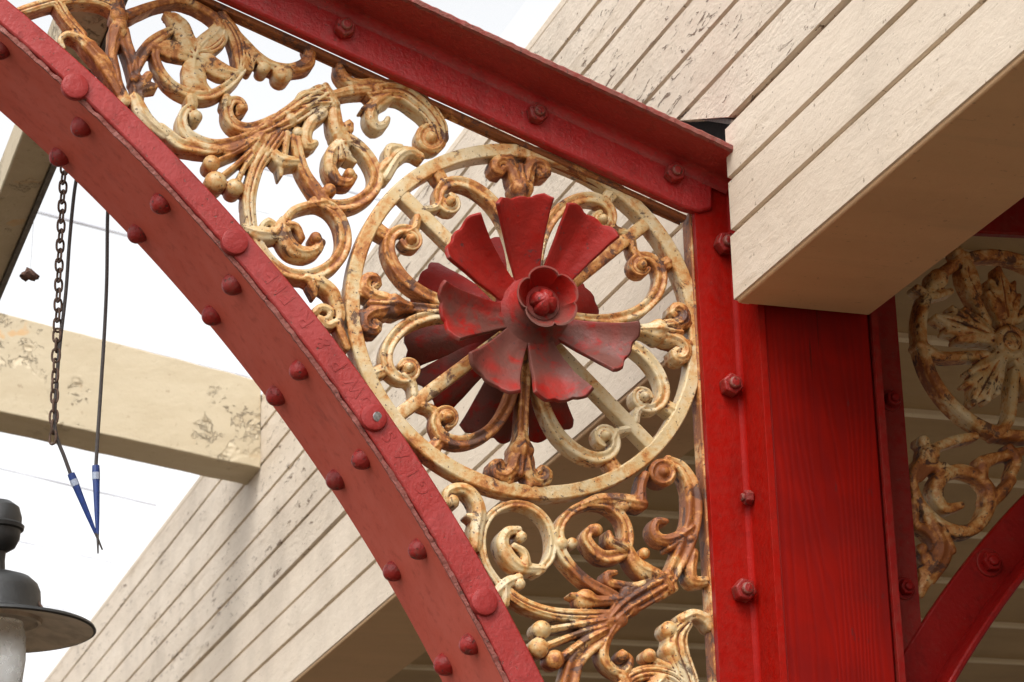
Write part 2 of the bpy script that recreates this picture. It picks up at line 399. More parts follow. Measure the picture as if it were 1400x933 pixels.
def stroke(bm, key, pts, ws, **kw):
    f = S[key]; sc_ = SC[key]
    if not isinstance(ws, (list, tuple)): ws = [ws]*len(pts)
    ws = list(ws) + [ws[-1]]*(len(pts) - len(ws))
    sweep(bm, [XZ(*f(x, y), YF) for x, y in pts], [px2m(w/sc_) for w in ws], **kw)
def dot(bm, key, x, y, r, h=.85, **kw):
    sweepd = S[key](x, y); c = XZ(*sweepd, YF); r = px2m(r / SC[key])
    p = []
    for k in range(9):
        p.append((r*math.cos(k*math.pi/16), r*h*math.sin(k*math.pi/16)))
    yb = kw.get('yb', YB)
    add_lathe(bm, (c[0], YF, c[1]), (0, -1, 0), [(r*.92, -(yb-YF))] + [(a, b) for a, b in p[:-1]] + [(r*.04, r*h)], 20)
def cast(name, bm, mat, parent, voxel=.0012, smooth=1, label=None):
    """weld the overlapping strokes into one casting"""
    bmesh.ops.recalc_face_normals(bm, faces=bm.faces)
    me = bpy.data.meshes.new(name); bm.to_mesh(me); bm.free()
    o = bpy.data.objects.new('casting_tmp', me); COL.objects.link(o)
    r = o.modifiers.new('r', 'REMESH'); r.mode = 'VOXEL'; r.voxel_size = voxel; r.use_smooth_shade = True
    s = o.modifiers.new('s', 'SMOOTH'); s.iterations = smooth; s.factor = .5
    dg = bpy.context.evaluated_depsgraph_get()
    m2 = bpy.data.meshes.new_from_object(o.evaluated_get(dg)); bpy.data.objects.remove(o); bpy.data.meshes.remove(me)
    m2.name = name
    ob = link_mesh(name, m2, mat, parent)
    if label: ob['label'] = label
    return ob

# ================================================================== MAIN BRACKET
c0 = P(712, 440, YF)
bracket = thing('iron_bracket', 'large red arched iron bracket with cream scrollwork and a red flower wheel', 'bracket', P(985, 933, 0))

# ---- arch rib
OUT = [(15,0),(75,55),(125,105),(180,150),(226,198),(258,231),(280,260),(333,308),(395,385),(425,421),(467,477),(494,519),(539,574),(600,674),(641,737),(682,803),(726,891),(741,933)]
SEA = [(0,41),(50,84),(113,140),(160,190),(208,230),(280,320),(322,360),(355,400),(379,436),(417,488),(448,519),(497,598),(557,688),(600,762),(647,847),(691,929)]
co_ = fit_circle([XZ(*p, -.004) for p in OUT]); cs_ = fit_circle([XZ(*p, -.004) for p in SEA])
LOW = [(0,156),(37,187),(75,223),(138,284),(186,335),(249,400),(300,458),(360,541),(420,613),(440,646),(482,710),(600,922)]
deps = []
for p in LOW:                                   # depth at which the soffit ends
    lo, hi = 0., .6
    for _ in range(40):
        mid = (lo+hi)/2; x, z = XZ(*p, mid)
        if math.hypot(x - cs_[0], z - cs_[1]) < cs_[2]: lo = mid
        else: hi = mid
    deps.append(lo)
DEP = float(np.median(deps))
print('arch', co_, cs_, 'soffit depth', DEP, min(deps), max(deps))
def polar(c, p): return math.atan2(p[1]-c[1], p[0]-c[0])
ang_hi = polar(cs_, XZ(0, 41)) + .32; ang_lo = polar(cs_, XZ(691, 929)) - .42
def arc(c, a0, a1, n=140, dr=0.):
    return [(c[0] + (c[2]+dr)*math.cos(a0 + (a1-a0)*k/n), c[1] + (c[2]+dr)*math.sin(a0 + (a1-a0)*k/n)) for k in range(n+1)]
bm = BM()
add_strip(bm, arc(co_, ang_lo, ang_hi), arc(cs_, ang_lo, ang_hi, dr=.0065), -.006, .008)
add_strip(bm, arc(co_, ang_lo, ang_hi, dr=-.004), arc(cs_, ang_lo, ang_hi, dr=.0065), DEP-.016, DEP-.004)
add_strip(bm, arc(cs_, ang_lo, ang_hi, dr=.034), arc(cs_, ang_lo, ang_hi, dr=.0062), .006, .02)   # root fillet behind the leg
rib = make('arch_rib', bm, M['red_arch'], bracket, bevel=.003)
bm = BM()
add_strip(bm, arc(cs_, ang_lo, ang_hi, dr=.006), arc(cs_, ang_lo, ang_hi, dr=.0), .0005, DEP)
sof = make('soffit_plate', bm, M['red_soffit'], rib, bevel=.0015)
bm = BM()                                       # rough rusted lip along the plate edge
n = 900; A_, B_ = [], []
for k in range(n+1):
    t = ang_lo + (ang_hi-ang_lo)*k/n; j = noise.noise((k*.21, 0, 1))*.0022 + noise.noise((k*.6, 5, 1))*.0009 + noise.noise((k*.05, 3, 1))*.0020
    A_.append((cs_[0] + (cs_[2]+.0056+j)*math.cos(t), cs_[1] + (cs_[2]+.0056+j)*math.sin(t)))
    j2 = noise.noise((k*.4, 9, 5))*.0012
    B_.append((cs_[0] + (cs_[2]-.0005+j2)*math.cos(t), cs_[1] + (cs_[2]-.0005+j2)*math.sin(t)))
add_strip(bm, A_, B_, -.0030, .0)
for v in bm.verts:
    if v.co.y < -.002: v.co.y += .0022*noise.noise(v.co*70) + .001*noise.noise(v.co*200)
make('plate_edge', bm, M['red_edge'], rib, smooth=False)

def soffit_hit(px, py):
    lo, hi = -.1, .8
    for _ in range(45):
        mid = (lo+hi)/2; x, z = XZ(px, py, mid)
        if math.hypot(x - cs_[0], z - cs_[1]) < cs_[2]: lo = mid
        else: hi = mid
    x, z = XZ(px, py, lo); return Vector((x, lo, z))
def dome(r, h): return [(r*1.0, -.003), (r, .001)] + [(r*math.cos(a), h*math.sin(a)) for a in (R(12), R(30), R(48), R(65), R(80))] + [(r*.03, h)]
for p in [(113,172),(83,213),(222,277),(190,318),(320,388),(292,430),(412,505),(380,540),(497,627),(462,655),(575,750),(540,780),(645,880),(610,908),(2,66),(-28,112)]:
    q = soffit_hit(*p); nn = Vector((cs_[0]-q.x, 0, cs_[1]-q.z)).normalized()
    q = q - Vector((0, 0, 0)); bm = BM()
    add_lathe(bm, q, nn, dome(.0158*random.uniform(.93, 1.05), .018), 20); make('rivet', bm, M['bolt_red'], rib)
def flat_head(bm, base, nrm, r, h):
    add_lathe(bm, base, nrm, [(r, -.002), (r, h*.62), (r*.96, h*.85), (r*.86, h*.98), (r*.4, h*1.03), (r*.02, h*1.04)], 26)
for i, p in enumerate([(102,120),(320,332),(510,572),(661,824)]):
    bm = BM(); flat_head(bm, P(*p, -.006), (0, -1, 0), .0185, .0075)
    o = make('rivet', bm, M['rivet_arch'], rib)
    if i == 2:
        q = P(516, 570, -.0140); bm = BM(); add_lathe(bm, q, (.3, -1, -.2), [(.007, 0), (.0065, .0012), (.001, .0016)], 14)
        make('bare_patch', bm, M['silver'], o)

# ---- raised foundry lettering
def letter(ch, px, py, size, rot, Y, parent, mat):
    cu = bpy.data.curves.new('letter', 'FONT'); cu.body = ch; cu.size = size; cu.align_x = 'CENTER'; cu.align_y = 'CENTER'; cu.extrude = .0014; cu.bevel_depth = .0006; cu.resolution_u = 4
    o = bpy.data.objects.new('letter_tmp', cu); COL.objects.link(o); bpy.context.view_layer.update()
    me = bpy.data.meshes.new_from_object(o.evaluated_get(bpy.context.evaluated_depsgraph_get()))
    bpy.data.objects.remove(o)
    mt = Matrix.Translation(Vector(P(px, py, Y))) @ Matrix.Rotation(-rot, 4, 'Y') @ Matrix.Rotation(R(90), 4, 'X')
    me.transform(mt); return me
def lettering(chars, parent, mat, size, Y):
    bm = BM()
    for ch, px, py, rot in chars:
        me = letter(ch, px, py, size, rot, Y, parent, mat); bm.from_mesh(me); bpy.data.meshes.remove(me)
    me = bpy.data.meshes.new('raised_lettering'); bm.to_mesh(me); bm.free()
    return link_mesh('raised_lettering', me, mat, parent, smooth=False)
def along_arch(text, pts0, pts1):
    """letters upside down along the arch, read from the lower right upwards"""
    out = []; mid = ((co_[0]+cs_[0])/2, (co_[1]+cs_[1])/2, (co_[2]+cs_[2])/2 + .006)
    a0 = polar(mid, XZ(*pts0)); a1 = polar(mid, XZ(*pts1))
    for i, ch in enumerate(text):
        a = a0 + (a1-a0)*i/max(1, len(text)-1)
        x = mid[0] + mid[2]*math.cos(a); z = mid[1] + mid[2]*math.sin(a)
        out.append((ch, x, z, a + math.pi/2))
    return out
def letters_world(items, parent, mat, size, Y):
    bm = BM()
    for ch, x, z, rot in items:
        if ch == ' ': continue
        cu = bpy.data.curves.new('letter', 'FONT'); cu.body = ch; cu.size = size; cu.align_x = 'CENTER'; cu.align_y = 'CENTER'
        cu.extrude = .0001; cu.bevel_depth = .0004; cu.resolution_u = 3
        o = bpy.data.objects.new('letter_tmp', cu); COL.objects.link(o); bpy.context.view_layer.update()
        me = bpy.data.meshes.new_from_object(o.evaluated_get(bpy.context.evaluated_depsgraph_get())); bpy.data.objects.remove(o)
        me.transform(Matrix.Translation((x, Y, z)) @ Matrix.Rotation(-rot, 4, 'Y') @ Matrix.Rotation(R(90), 4, 'X'))
        bm.from_mesh(me); bpy.data.meshes.remove(me)
    return make('raised_lettering', bm, mat, parent, smooth=False)
letters_world(along_arch('GLASGOW', (569, 672), (475, 537)), rib, M['red_arch'], .027, -.0061)
letters_world(along_arch('P & R FLE', (458, 503), (366, 382)), rib, M['red_arch'], .030, -.0061)

# ---- top rail: an angle iron, one leg upright, one leg projecting towards the viewer
def lerp(a, b, t): return (a[0] + (b[0]-a[0])*t, a[1] + (b[1]-a[1])*t)
r0 = XZ(307, 0, -.004); r1 = XZ(943, 290, -.004); rd = np.array(r1) - np.array(r0); rl = np.linalg.norm(rd); rd /= rl; rn = np.array([-rd[1], rd[0]])
LEG = .062
def rp(s, u): q = np.array(r0) + rd*s + rn*u; return (float(q[0]), float(q[1]))
xe = XZ(1004, 240, -.07)[0]
s_end = (xe - r0[0]) / rd[0]
bm = BM()
add_prism(bm, [rp(-1.4, 0), rp(rl - .012, 0), rp(rl + .012, .004), rp(rl + .03, .018), rp(s_end - .03, LEG), rp(s_end-.03, LEG+.008), rp(-1.4, LEG+.008)], -.010, .010)
rail = make('top_rail', bm, M['red_rail'], bracket, bevel=.004)
bm = BM()
PROJ = .098
nseg = 120; a, b, c, d = [], [], [], []
for k in range(nseg+1):
    s = -1.4 + (s_end + 1.4 - .002)*k/nseg; j = noise.noise((k*.9, 1, 2))*.002
    u0 = LEG; u1 = LEG + .010
    a.append((*rp(s, u0), -.008)); b.append((*rp(s, u1), -.008)); c.append((*rp(s, u1), -PROJ + j)); d.append((*rp(s, u0+.001), -PROJ + j*1.2))
V4 = [[bm.verts.new((x, y, z)) for x, z, y in L_] for L_ in (a, b, c, d)]
for k in range(nseg):
    for i in range(4): bm.faces.new((V4[i][k], V4[i][k+1], V4[(i+1) % 4][k+1], V4[(i+1) % 4][k]))
bm.faces.new([v[0] for v in V4]); bm.faces.new([v[-1] for v in V4])
# fillet in the inside corner
fl0 = [];
for k in range(7):
    t = R(90)*k/6; fl0.append((LEG - .014*(1-math.sin(t)), -.010 - .014*(1-math.cos(t))))
fl0 += [(LEG+.002, -.024), (LEG+.002, -.009), (LEG-.014, -.009)]
s1 = s_end - .004
add_hull(bm, [(rp(-1.4, u)[0], y, rp(-1.4, u)[1]) for u, y in fl0], [(rp(s1, u)[0], y, rp(s1, u)[1]) for u, y in fl0])
make('rail_flange', bm, M['red_rail'], rail)
bm = BM(); n = 300
for (u, th) in ((LEG + .0055, .0062),):
    pts = [( rp(-1.4 + (s_end+1.39)*k/n, u)[0], -PROJ - .0006, rp(-1.4 + (s_end+1.39)*k/n, u)[1] + noise.noise((k*.7, 4, 4))*.0012) for k in range(n+1)]
    add_tube(bm, pts, [.0056 + .0014*noise.noise((k*.8, 7, 2)) for k in range(n+1)], 6)
make('rusted_lip', bm, M['red_edge'], rail, smooth=False)
def hexbolt(name, base, nrm, r, h, mat, parent, washer=True, spin=.3):
    bm = BM()
    if washer: add_lathe(bm, base, nrm, [(r*1.38, -.002), (r*1.38, .002), (r*1.30, .0032), (r*.2, .0034)], 22)
    add_lathe(bm, base, nrm, [(r*.98, .002), (r, h*.8), (r*.9, h), (r*.5, h*1.02)], 6, spin)
    add_lathe(bm, base, nrm, [(r*.52, h*.9), (r*.52, h*1.25), (r*.40, h*1.36), (r*.05, h*1.4)], 14)
    return make(name, bm, mat, parent, bevel=.0015)
for p in [(469,42),(732,159),(919,240)]: hexbolt('bolt', P(*p, -.010), (0, -1, 0), .0155, .017, M['bolt_red'], rail, washer=False, spin=random.random())
t0 = np.array(XZ(767, 181, -.010)); t1 = np.array(XZ(884, 238, -.010)); tr_ = math.atan2(t1[1]-t0[1], t1[0]-t0[0])
letters_world([(ch, *(t0 + (t1-t0)*i/6), tr_) for i, ch in enumerate('GLASGOW')], rail, M['red_rail'], .026, -.0101)

# ---- cream frame of the casting, seen below the rail and beside the post
bm = BM()
add_prism(bm, [rp(-1.4, .002), rp(rl+.002, .002), rp(rl+.002, -.0065), rp(-1.4, -.0065)], .011, .026)
add_prism(bm, [rp(-1.4, -.001), rp(rl, -.001), rp(rl, -.009), rp(-1.4, -.009)], .0262, .030)
make('panel_frame', bm, M['iron_rust'], bracket, bevel=.002)
bm = BM()
fa, fb = XZ(946, 292, .012), XZ(986, 945, .012); fa2, fb2 = XZ(942, 290, .012), XZ(978, 945, .012)
ext = lambda a, b, t: (a[0] + (b[0]-a[0])*t, a[1] + (b[1]-a[1])*t)
add_prism(bm, [tuple(fa), ext(fa, fb, 1.5), ext(fa2, fb2, 1.5), tuple(fa2)], .0115, .0405)
make('panel_frame', bm, M['iron_clean'], bracket, bevel=.002)

# ---- wheel
ring_pts = [(468,390),(539,261),(700,194),(892,291),(937,360),(949,547),(892,628),(820,670),(700,684),(535,573)]
wc = fit_circle([XZ(*p, YF) for p in ring_pts]); print('wheel', wc)
WX, WZ, WR = wc
def ring_path(r, n=96): return [np.array((WX + r*math.cos(2*math.pi*k/n), WZ + r*math.sin(2*math.pi*k/n))) for k in range(n+1)]
bm = BM()
rw = .0205; segs = 120; rings = []
prof = [(WR, YF+.001), (WR-.0015, YF-.002), (WR-rw+.0015, YF-.002), (WR-rw, YF+.001), (WR-rw+.001, YB+.002), (WR-.001, YB+.002)]
for k in range(segs):
    t = 2*math.pi*k/segs; rings.append([bm.verts.new((WX + r*math.cos(t), y, WZ + r*math.sin(t))) for r, y in prof])
for k in range(segs):
    a, b = rings[k], rings[(k+1) % segs]
    for i in range(len(prof)): bm.faces.new((a[i], b[i], b[(i+1) % len(prof)], a[(i+1) % len(prof)]))
wheel = cast('wheel_ring', bm, M['iron_clean'], bracket, .0014, 1)

def loc_pts(pts):      # photo points -> wheel-centred plane coordinates
    return [np.array(XZ(*p, YF)) - np.array((WX, WZ)) for p in pts]
sp_dir = [polar((0, 0), loc_pts([p])[0]) for p in ((548,262),(886,303),(548,565),(890,607))]
print('spokes', [math.degrees(a) for a in sp_dir])
base_sp = sp_dir[2]
def rot_pts(pts, a, mirror=False):
    o = []
    for p in pts:
        ang = math.atan2(p[1], p[0]) - base_sp; r = math.hypot(*p)
        if mirror: ang = -ang
        o.append(np.array((WX + r*math.cos(a+ang), WZ + r*math.sin(a+ang))))
    return o
scroll_tr = loc_pts([(708,470),(707,500),(703,530),(692,560),(674,585),(650,600),(626,604),(607,597),(597,583),(597,569),(605,560),(616,560),(623,568),(621,579),(613,583)])
scroll_w = [px2m(w) for w in (14,15,16,17,18,18,18,17,15,13,11,10,9,8,7)]
link_a = loc_pts([(603,601),(594,612)]); link_b = loc_pts([(600,572),(594,560),(587,556),(579,553)]); eye = loc_pts([(612,571)])[0]
spoke_angles = [sp_dir[2], sp_dir[3], sp_dir[1], sp_dir[0]]
rod_angles = [polar((0, 0), loc_pts([p])[0]) for p in ((712, 645), (926, 455), (712, 226), (502, 415))]
print('rods', [math.degrees(a) for a in rod_angles])
for k, a in enumerate(spoke_angles):
    bm = BM(); u = np.array((math.cos(a), math.sin(a)))
    sweep(bm, [np.array((WX, WZ)) + u*.045, np.array((WX, WZ)) + u*(WR - .008)], [px2m(19)]*2, flat=True, yb=YB-.004, cap=(0, 0))
    cast('spoke', bm, M['iron_clean'] if k % 2 else M['iron_rust'], wheel, .0013, 1)
    for mir in (False, True):
        bm = BM(); rp_ = lambda L_: rot_pts(L_, a, mir)
        sweep(bm, rp_(scroll_tr), scroll_w, h=.40, flute=1, yb=YB-.004)
        sweep(bm, rp_(link_a), [px2m(18), px2m(21)], h=.30, yf=YF+.004)
        sweep(bm, rp_(link_b), [px2m(13), px2m(12), px2m(11), px2m(12)], h=.45, yf=YF+.002)
        e = rp_([eye])[0]
        add_lathe(bm, (e[0], YF, e[1]), (0, -1, 0), [(.0068, -.02)] + [(.0072*math.cos(R(q)), .004 + .009*math.sin(R(q))) for q in (0, 30, 60, 85)], 14)
        cast('scroll', bm, M['iron'] if (k + mir) % 3 else M['iron_rust'], wheel, .0011, 1)
rod_px = loc_pts([(712,600),(712,625)])
for k in range(4):
    a = rod_angles[k]; u = np.array((math.cos(a), math.sin(a))); v = np.array((-u[1], u[0])); C0 = np.array((WX, WZ))
    q = lambda r, s: C0 + u*r*WR + v*s*WR
    bm = BM()
    sweep(bm, [q(.15, 0), q(.5, 0), q(.70, 0), q(.76, 0)], [px2m(w) for w in (17, 15, 16, 26)], h=.5, flute=1)
    sweep(bm, [q(.66, 0), q(.74, 0), q(.80, 0)], [px2m(w) for w in (17, 36, 22)], h=.5)
    for s in (1, -1):
        sweep(bm, [q(.72, 0), q(.79, .03*s), q(.85, .045*s), q(.895, .085*s), q(.885, .135*s), q(.845, .145*s), q(.825, .115*s), q(.845, .098*s)], [px2m(w) for w in (18, 22, 20, 18, 17, 16, 13, 11)], h=.5)
    sweep(bm, [q(.80, 0), q(.865, 0)], [px2m(15), px2m(12)], h=.7)
    sweep(bm, [q(.86, .05), q(.915, .06)], [px2m(12), px2m(14)], h=.3); sweep(bm, [q(.86, -.05), q(.915, -.06)], [px2m(12), px2m(14)], h=.3)
    cast('fleur_rod', bm, M['iron_rust'], wheel, .0011, 1)

# ---- red flower: a front and a rear rosette of flared petals round a lobed cup
def petal(bm, ang, base, tipR, y0, ytip, w_tip, seed):
    u = Vector((math.cos(ang), 0, math.sin(ang))); v = Vector((-math.sin(ang), 0, math.cos(ang)))
    NU, NV = 16, 16; sgn = 1 if ytip < y0 else -1; g = []; rnd = random.Random(seed); off = rnd.uniform(-.4, .4)
    for i in range(NU+1):
        t = i/NU; row = []
        half = .0185 + (w_tip - .0185)*(t**1.2)
        for j in range(NV+1):
            s = -1 + 2*j/NV
            r = base + (tipR - base)*t
            r += t**3 * (.0040*abs(math.cos(s*math.pi*1.5 + off*.4)) - .009*s**4 + .0015*noise.noise((s*6, seed, 2)))
            y = y0 + (ytip - y0)*(t**1.35)
            y += -sgn*(.016)*s*s*t - sgn*.0010*math.cos(s*9 + off)*t*t
            y += .0015*noise.noise((t*3, s*2, seed))
            p = Vector((WX, 0, WZ)) + u*r + v*(half*s*(1 + .03*noise.noise((t*4, seed, 7))))
            p.y = y; row.append(bm.verts.new(p))
        g.append(row)
    for i in range(NU):
        for j in range(NV): bm.faces.new((g[i][j], g[i+1][j], g[i+1][j+1], g[i][j+1]))
def make_petal(ang, base, tipR, y0, ytip, w, seed, parent, mat):
    bm = BM(); petal(bm, ang, base, tipR, y0, ytip, w, seed)
    o = make('petal', bm, mat, parent)
    s = o.modifiers.new('Solid', 'SOLIDIFY'); s.thickness = .0062; s.offset = 0
    b = o.modifiers.new('Bevel', 'BEVEL'); b.width = .0012; b.segments = 2; b.limit_method = 'ANGLE'; b.angle_limit = R(40)
    return o
def lobed(t, i, k=5, amp=.12, ph=.4):
    return 1
bm = BM()
add_lathe(bm, (WX, .016, WZ), (0, -1, 0), [(.046, .012), (.056, .021), (.0565, .026), (.050, .0285), (.041, .034), (.034, .042), (.029, .053), (.024, .060)], 48)
front = make('flower', bm, M['petal'], bracket)
front['label'] = 'red iron flower with seven flared petals'
TIPY = -.052
for i, p in enumerate([(712,272),(810,300),(858,482),(768,546),(668,520),(606,430),(624,322)]):
    x, z = XZ(*p, TIPY); ang = math.atan2(z-WZ, x-WX); rr = math.hypot(x-WX, z-WZ)
    print('petal', i, round(math.degrees(ang)), round(rr, 3))
    make_petal(ang, .044, min(max(rr, .130), .15), -.009, TIPY, .0425, i+1, front, M['petal'])
# lobed cup
def cup_lobe(t, i): return 1 + cup_amp[i]*(abs(math.cos(2.5*(t - R(20))))**.55 - .62)
cp = [(.022, .050), (.030, .057), (.037, .068), (.0415, .081), (.0425, .085), (.0400, .085), (.036, .078), (.029, .064), (.022, .055), (.003, .053)]
cup_amp = [0, .03, .09, .17, .18, .18, .13, .06, .02, 0]
bm = BM(); add_lathe(bm, (WX, .016, WZ), (0, -1, 0), cp, 90, 0, cup_lobe); make('flower_cup', bm, M['petal'], front)
bm = BM(); add_lathe(bm, (WX, .016, WZ), (0, -1, 0), [(.0175, .052), (.0195, .060), (.0185, .067), (.0155, .073), (.0105, .077), (.0045, .079), (.0005, .0795)], 64, 0, lambda t, i: 1 - .22*abs(math.cos(2*t + .6))**14)
make('bud', bm, M['bolt_red'], front)
bm = BM(); add_lathe(bm, (WX, .044, WZ), (0, 1, 0), [(.040, 0), (.046, .01), (.040, .02), (.03, .03), (.01, .035)], 32)
rear = make('rear_flower', bm, M['petal'], bracket)
for i, p in enumerate([(578,378),(550,466),(578,545),(662,610),(768,604),(806,405),(700,320)]):
    x, z = XZ(*p, .105); ang = math.atan2(z-WZ, x-WX); rr = math.hypot(x-WX, z-WZ)
    print('rear', i, round(math.degrees(ang)), round(rr, 3))
    make_petal(ang, .034, min(max(rr, .125), .15), .060, .105, .037, i+20, rear, M['petal'])

# ---- scrollwork above the wheel
def motif(name, mat, fn, voxel=.0012, smooth=1):
    bm = BM(); fn(bm); return cast(name, bm, mat, bracket, voxel, smooth)
def m_branch(b):
    stroke(b, 'A', [(-420,150),(-250,110),(-100,60),(100,5),(300,-5),(450,20),(560,90)], [60,70,80,80,70,70,70], flute=2)
    stroke(b, 'A', [(110,30),(180,140),(290,260)], [90,85,75], flute=2)
    stroke(b, 'A', [(150,360),(125,300),(175,255),(260,280),(340,350),(430,450),(490,550),(540,640),(570,700)], [35,45,50,75,110,120,100,85,75])
    dot(b, 'A', 350, 350, 58, .5); dot(b, 'A', 450, 460, 48, .5); dot(b, 'A', 600, 750, 55, .5)
    stroke(b, 'A', [(560,220),(530,320),(520,420),(545,520),(565,620),(610,720)], [140,90,70,60,60,60])
    stroke(b, 'A', [(590,230),(620,330),(655,430),(680,540),(700,640),(710,740)], [110,95,95,85,80,90], flute=1)
    dot(b, 'A', 565, 120, 72); dot(b, 'A', 568, 195, 60, 1.0)
    stroke(b, 'A', [(520,-60),(560,60)], [140,110])
    dot(b, 'A', 680, 595, 40, 1.1)
    stroke(b, 'A', [(730,650),(785,565)], [100,70], h=.3); stroke(b, 'A', [(750,640),(835,645)], [90,50], h=.3)
    stroke(b, 'A', [(690,740),(735,850),(800,930),(900,1010)], [100,125,115,90]); dot(b, 'A', 722, 840, 50, .8)
motif('leafy_branch', M['iron'], m_branch)
def m_star(b):
    stroke(b, 'A', [(690,520),(725,430),(790,335),(860,280),(960,225)], [85,100,90,85,70], flute=1)
    stroke(b, 'B', [(70,380),(75,440),(110,530),(180,620),(270,680),(380,718),(490,712),(590,660),(670,595),(725,525)], [60,65,70,75,80,85,85,80,70,60], flute=1)
    for pts, w in [([(365,420),(280,400),(180,370),(90,355),(30,352)], [50,100,120,80,30]), ([(365,420),(310,310),(255,205),(205,140),(150,105)], [50,110,125,90,35]),
                   ([(365,420),(430,320),(520,255),(575,165)], [50,95,105,80]), ([(400,390),(490,365),(560,310),(590,240)], [40,70,70,50]),
                   ([(365,420),(460,465),(560,530),(680,550)], [50,115,115,60]), ([(365,420),(355,520),(375,620),(450,690)], [50,140,150,80])]:
        stroke(b, 'B', pts, [q*1.32 for q in w], h=.16, yb=.034); stroke(b, 'B', pts, [q*.20 for q in w], h=.5, yf=YF-.0028)
        for sd_ in (-1, 1): stroke(b, 'B', [(x + sd_*22*math.sin(math.pi*i/(len(pts)-1)), y + sd_*22*math.sin(math.pi*i/(len(pts)-1))) for i, (x, y) in enumerate(pts)], [q*.12 for q in w], h=.5, yf=YF-.0022)
    dot(b, 'B', 368, 420, 30, .9)
motif('star_flower', M['iron'], m_star, .0012, 1)
def m_arcband(b):
    stroke(b, 'A', [(640,110),(720,75),(850,28),(1000,2),(1098,5)], [90,75,60,55,55])
    stroke(b, 'B', [(330,6),(370,35),(460,85),(530,140),(560,200)], [60,62,66,72,80])
    stroke(b, 'B', [(130,12),(250,2),(370,35)], [55,56,62])
    stroke(b, 'B', [(555,110),(640,220),(690,330),(705,420),(710,510)], [60,110,120,110,80], flute=3)
    stroke(b, 'B', [(580,130),(680,260),(750,370),(780,450),(780,510)], [40,70,80,80,60], flute=2)
    stroke(b, 'T', [(105,70),(170,170),(240,260),(310,330),(390,365),(470,370),(540,340),(570,290),(560,255)], [30,40,60,70,60,55,50,45,40])
    dot(b, 'T', 425, 405, 58, .8); dot(b, 'T', 322, 372, 38); stroke(b, 'T', [(470,375),(560,350),(585,290)], [60,75,50]); stroke(b, 'T', [(220,330),(245,375)], [70,40])
motif('fluted_leaf', M['iron_rust'], m_arcband)
def m_curl(b):
    stroke(b, 'C', [(120,140),(128,180)], [100,90]);
    stroke(b, 'C', [(150,240),(110,200),(65,240),(50,310),(80,390),(160,450),(280,490),(400,480),(520,440),(600,400)], [50,60,72,84,95,105,110,105,95,80], flute=1)
    dot(b, 'C', 152, 275, 52, 1.0)
    stroke(b, 'C', [(-110,360),(-40,420),(40,480),(150,505),(260,520),(330,520)], [90,100,105,100,90,70], flute=1)
    stroke(b, 'C', [(385,130),(380,170)], [70,80])
    stroke(b, 'C', [(470,250),(520,215),(490,155),(430,150),(395,210),(410,290),(470,345),(560,355),(660,325),(760,280)], [40,55,60,70,80,90,95,85,80,80], flute=1)
    dot(b, 'C', 492, 215, 42, 1.2)
    stroke(b, 'C', [(520,480),(430,530),(380,530)], [60,80,60])
motif('curl', M['iron'], m_curl)
def m_cornu(b):
    stroke(b, 'C', [(590,410),(720,345),(850,275),(980,185),(1090,110)], [100,140,170,185,180], flute=2)
    stroke(b, 'D', [(0,410),(60,395),(140,395)], [185,180,150], flute=3)
    stroke(b, 'D', [(130,300),(165,370),(200,440)], [55,70,75], h=.8)
    stroke(b, 'D', [(110,490),(30,560),(-5,640),(5,720),(55,705)], [90,90,90,95,60])
    for x, y, r in ((700,330,55),(860,290,62),(920,390,45)): dot(b, 'C', x, y, r, .7, )
    stroke(b, 'C', [(640,430),(600,500),(560,590)], [150,120,60], h=.25)
    for pts, w in [([(600,450),(500,520),(370,580),(300,610)], [60,45,40,40]), ([(560,540),(460,630),(360,710)], [45,42,42]), ([(580,570),(510,670),(470,760)], [50,42,42]), ([(700,430),(620,560),(590,640)], [40,40,40])]: stroke(b, 'C', pts, w, h=.7)
    stroke(b, 'C', [(780,410),(700,520),(620,640),(575,760),(550,880),(550,930)], [100,110,105,100,95,95], flute=2)
    stroke(b, 'E', [(330,100),(285,200),(252,320),(245,420),(258,530)], [78,75,74,72,66], flute=2)
    for x, y, r in ((270,625,66),(300,765,86),(445,805,70)): dot(b, 'C', x, y, r, .9)
    stroke(b, 'C', [(840,400),(825,540)], [55,48]); stroke(b, 'C', [(745,560),(800,605),(900,612)], [95,125,85]); stroke(b, 'C', [(790,640),(795,715)], [55,25])
motif('cornucopia', M['iron'], m_cornu)
def m_volute(b):
    stroke(b, 'D', [(190,360),(300,335),(440,320)], [70,80,90])
    stroke(b, 'D', [(228,120),(240,200),(300,265),(390,285),(490,270),(600,300)], [45,78,80,80,75,60])
    stroke(b, 'D', [(470,340),(560,325),(680,340),(780,405),(870,490),(930,580),(955,660)], [130,170,175,170,150,140,110], flute=2)
    dot(b, 'D', 880, 665, 122, .12); dot(b, 'D', 875, 668, 48, 1.25)
    for k in range(10):
        a = k*.63; 
    stroke(b, 'D', [(880+88*math.cos(a*.5), 665+88*math.sin(a*.5)) for a in range(0, 13)], 34, h=.7)
    stroke(b, 'D', [(560,380),(485,430),(455,520),(490,585),(550,570),(572,530)], [110,110,100,85,62,42]); stroke(b, 'D', [(470,420),(395,455)], [60,25]); dot(b, 'D', 498, 325, 45, 1.0)
    stroke(b, 'D', [(810,790),(730,760),(660,790),(610,850),(560,940)], [45,75,95,90,85]); stroke(b, 'D', [(570,840),(590,745),(660,735)], [55,85,60])
motif('volute', M['iron'], m_volute)
